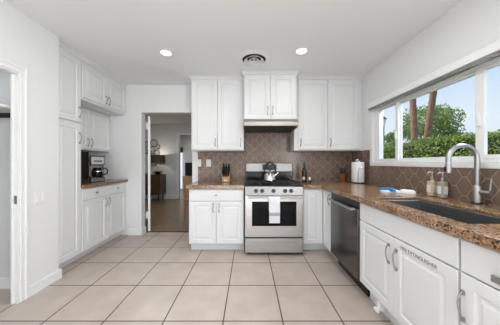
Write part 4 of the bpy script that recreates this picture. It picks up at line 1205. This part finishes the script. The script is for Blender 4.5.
# ------------------------------------------------------------------ garden outside the window
mb = MB(); mb.box(2.0, 40, -20, 45, -0.12, -0.02)
structure(mb.build('ground', M['lawn']), 'lawn between the house and the hedge outside the window', 'ground')
mb = MB(); mb.box(1.95, 2.0, -3, 12, -0.1, -0.02)
structure(mb.build('ground', M['stucco']), 'pale footing of the house under the window', 'ground')

def leaf_cloud(mb, n, sampler, size, rnd, mi=0):
    for _ in range(n):
        c, nr = sampler(rnd)
        c = Vector(c)
        d = Vector((rnd.gauss(0, 1), rnd.gauss(0, 1), rnd.gauss(0, 1))) * 0.55 + Vector(nr)
        d.normalize()
        u = d.orthogonal().normalized(); a = rnd.uniform(0, 6.28)
        v = d.cross(u); u, v = u * math.cos(a) + v * math.sin(a), v * math.cos(a) - u * math.sin(a)
        s = size * rnd.uniform(0.6, 1.3)
        mb.add([c - u * s, c + v * s * 0.5 + d * s * 0.12, c + u * s, c - v * s * 0.5 + d * s * 0.12], [(0, 1, 2, 3)], mi)

rnd = random.Random(11)
HX0, HX1, HY0, HY1, HZ = 5.2, 6.4, 1.5, 16.0, 1.88
t = thing('garden_hedge', (5.8, 8, -0.02), 'clipped green hedge outside the window', 'hedge')
mb = MB(); mb.box(HX0 + 0.12, HX1, HY0, HY1, -0.018, HZ - 0.10); mb.build('twig_core', M['hedgecore'], t)
mb = MB()
def bumpz(y): return 0.03 * math.sin(y * 2.3) + 0.02 * math.sin(y * 5.1 + 1) + 0.015 * math.sin(y * 11.7)
def hs(r):
    y = HY0 + (HY1 - HY0) * r.random() ** 1.25
    if r.random() < 0.36:
        x = r.uniform(HX0, HX1 - 0.2); return (x, y, HZ + bumpz(y) + r.uniform(-0.10, 0.07)), (0, 0, 1)
    return (HX0 + r.uniform(-0.02, 0.14) + 0.05 * math.sin(y * 3), y, r.uniform(0.0, HZ + bumpz(y))), (-0.8, 0, 0.35)
leaf_cloud(mb, 40000, hs, 0.036, rnd)
mb.build('foliage', M['hedge'], t, recalc=False)

def blob_tree(name, cx, cy, z0, blobs, n, size, label, trunk_r=0.12):
    t = thing(name, (cx, cy, -0.02), label, 'tree')
    mb = MB(); pts = [(cx, cy, -0.018), (cx + 0.05, cy, z0 * 0.5), (cx, cy + 0.05, z0)]
    mb.tube(pts, [trunk_r, trunk_r * 0.8, trunk_r * 0.6], 10)
    for bx_, by_, bz_, br_ in blobs:
        mb.tube([(cx, cy, z0 * 0.75), ((cx + bx_) / 2, (cy + by_) / 2, (z0 + bz_) / 2), (bx_, by_, bz_)], [0.05, 0.035, 0.015], 6)
    mb.build('trunk', M['bark'], t)
    mb = MB()
    def s(r):
        b = r.choices(blobs, [q[3] ** 2 for q in blobs])[0]
        d = Vector((r.gauss(0, 1), r.gauss(0, 1), r.gauss(0, 1))).normalized(); q = r.random() ** 0.4
        return Vector(b[:3]) + d * b[3] * q, d
    leaf_cloud(mb, n, s, size, rnd)
    mb.build('foliage', M['treeleaf'], t, recalc=False)
def at(px, py, X):
    Y = 204.0 * X / (px - 248.6); return (X, Y, 1.22 - (py - 162.8) * Y / 204.0)
X = 10.5
c0 = at(430, 130, X)
bl = []
for (px, py, r_) in ((408, 126, 0.75), (415, 116, 0.7), (420, 133, 0.9), (432, 120, 0.85), (442, 113, 0.55), (441, 128, 0.8), (450, 118, 0.6), (452, 132, 0.6), (428, 110, 0.45), (403, 134, 0.7)):
    q = at(px, py, X + random.uniform(-0.6, 0.6)); bl.append((*q, r_ * 0.9))
blob_tree('broadleaf_tree', c0[0], c0[1], c0[2] - 0.6, bl, 5200, 0.075, 'broad leafy tree rising behind the hedge')
q1 = at(387, 150, 7.6); q2 = at(379, 147, 7.5)
q3 = at(392, 139, 7.7)
blob_tree('broadleaf_tree', q1[0], q1[1], q1[2] - 0.5, [(*q1, 0.42), (*q3, 0.38), (*at(393, 148, 7.6), 0.4), (*at(380, 151, 7.5), 0.3)], 2600, 0.07, 'small bushy tree behind the hedge in the narrow window pane', 0.06)

def palm(base_px, top_px, X, label, r=0.2, top=9.5):
    b = Vector(at(*base_px, X)); tp = Vector(at(*top_px, X)); d = (tp - b)
    g = b + d * ((-0.02 - b.z) / d.z); e = b + d * ((top - b.z) / d.z)
    t = thing('palm_tree', g, label, 'palm tree', 'palm trees behind the hedge')
    pts = []; rr = []
    for k in range(61):
        f = k / 60; p = g.lerp(e, f); pts.append(p); rr.append(r * (1.12 - 0.22 * f) * (1.0 + (0.07 if k % 2 else -0.03)))
    mb = MB(); mb.tube(pts, rr, 12); mb.build('trunk', M['bark'], t)
    mb = MB()
    for k in range(18):
        a = 2 * math.pi * k / 18 + 0.2 * (k % 3); el = R(50 - 35 * (k % 3)); prev = None
        ln = 1.25
        hx = Vector((math.cos(a), math.sin(a), 0)); sd = Vector((-math.sin(a), math.cos(a), 0))
        for s in range(9):
            f = s / 8; c = e + hx * ln * f * math.cos(el) + Vector((0, 0, 1)) * (ln * f * math.sin(el) - 1.6 * f * f)
            w = 0.34 * math.sin(math.pi * (0.12 + 0.86 * f))
            if prev is not None:
                mb.add([prev[0] - sd * prev[1] - Vector((0, 0, 0.1)), prev[0], c, c - sd * w - Vector((0, 0, 0.1))], [(0, 1, 2, 3)])
                mb.add([prev[0] + sd * prev[1] - Vector((0, 0, 0.1)), prev[0], c, c + sd * w - Vector((0, 0, 0.1))], [(3, 2, 1, 0)])
            prev = (c, w)
    mb.build('fronds', M['frond'], t, recalc=False)
palm((414.5, 140), (412.5, 94), 7.3, 'upright palm trunk behind the hedge', 0.115)
palm((427.0, 138), (434.5, 85), 8.9, 'leaning palm trunk behind the hedge', 0.128, 13.0)

q = Vector(at(383.5, 121, 6.8))
t = thing('garden_lamp_post', (q.x, q.y, -0.02), 'lamp post behind the hedge in the narrow window pane', 'lamp post')
mb = MB(); mb.tube([(q.x, q.y, -0.018), (q.x, q.y, q.z - 0.22)], 0.04, 10); mb.build('post', M['blackm'], t)
mb = MB(); mb.lathe([(0.06, -0.22), (0.11, 0.08), (0.0, 0.081)], (q.x, q.y, q.z), 8); mb.build('lantern', M['label'], t)
mb = MB(); mb.lathe([(0.16, 0.082), (0.05, 0.20), (0.0, 0.26)], (q.x, q.y, q.z), 8); mb.build('lantern_cap', M['blackm'], t)
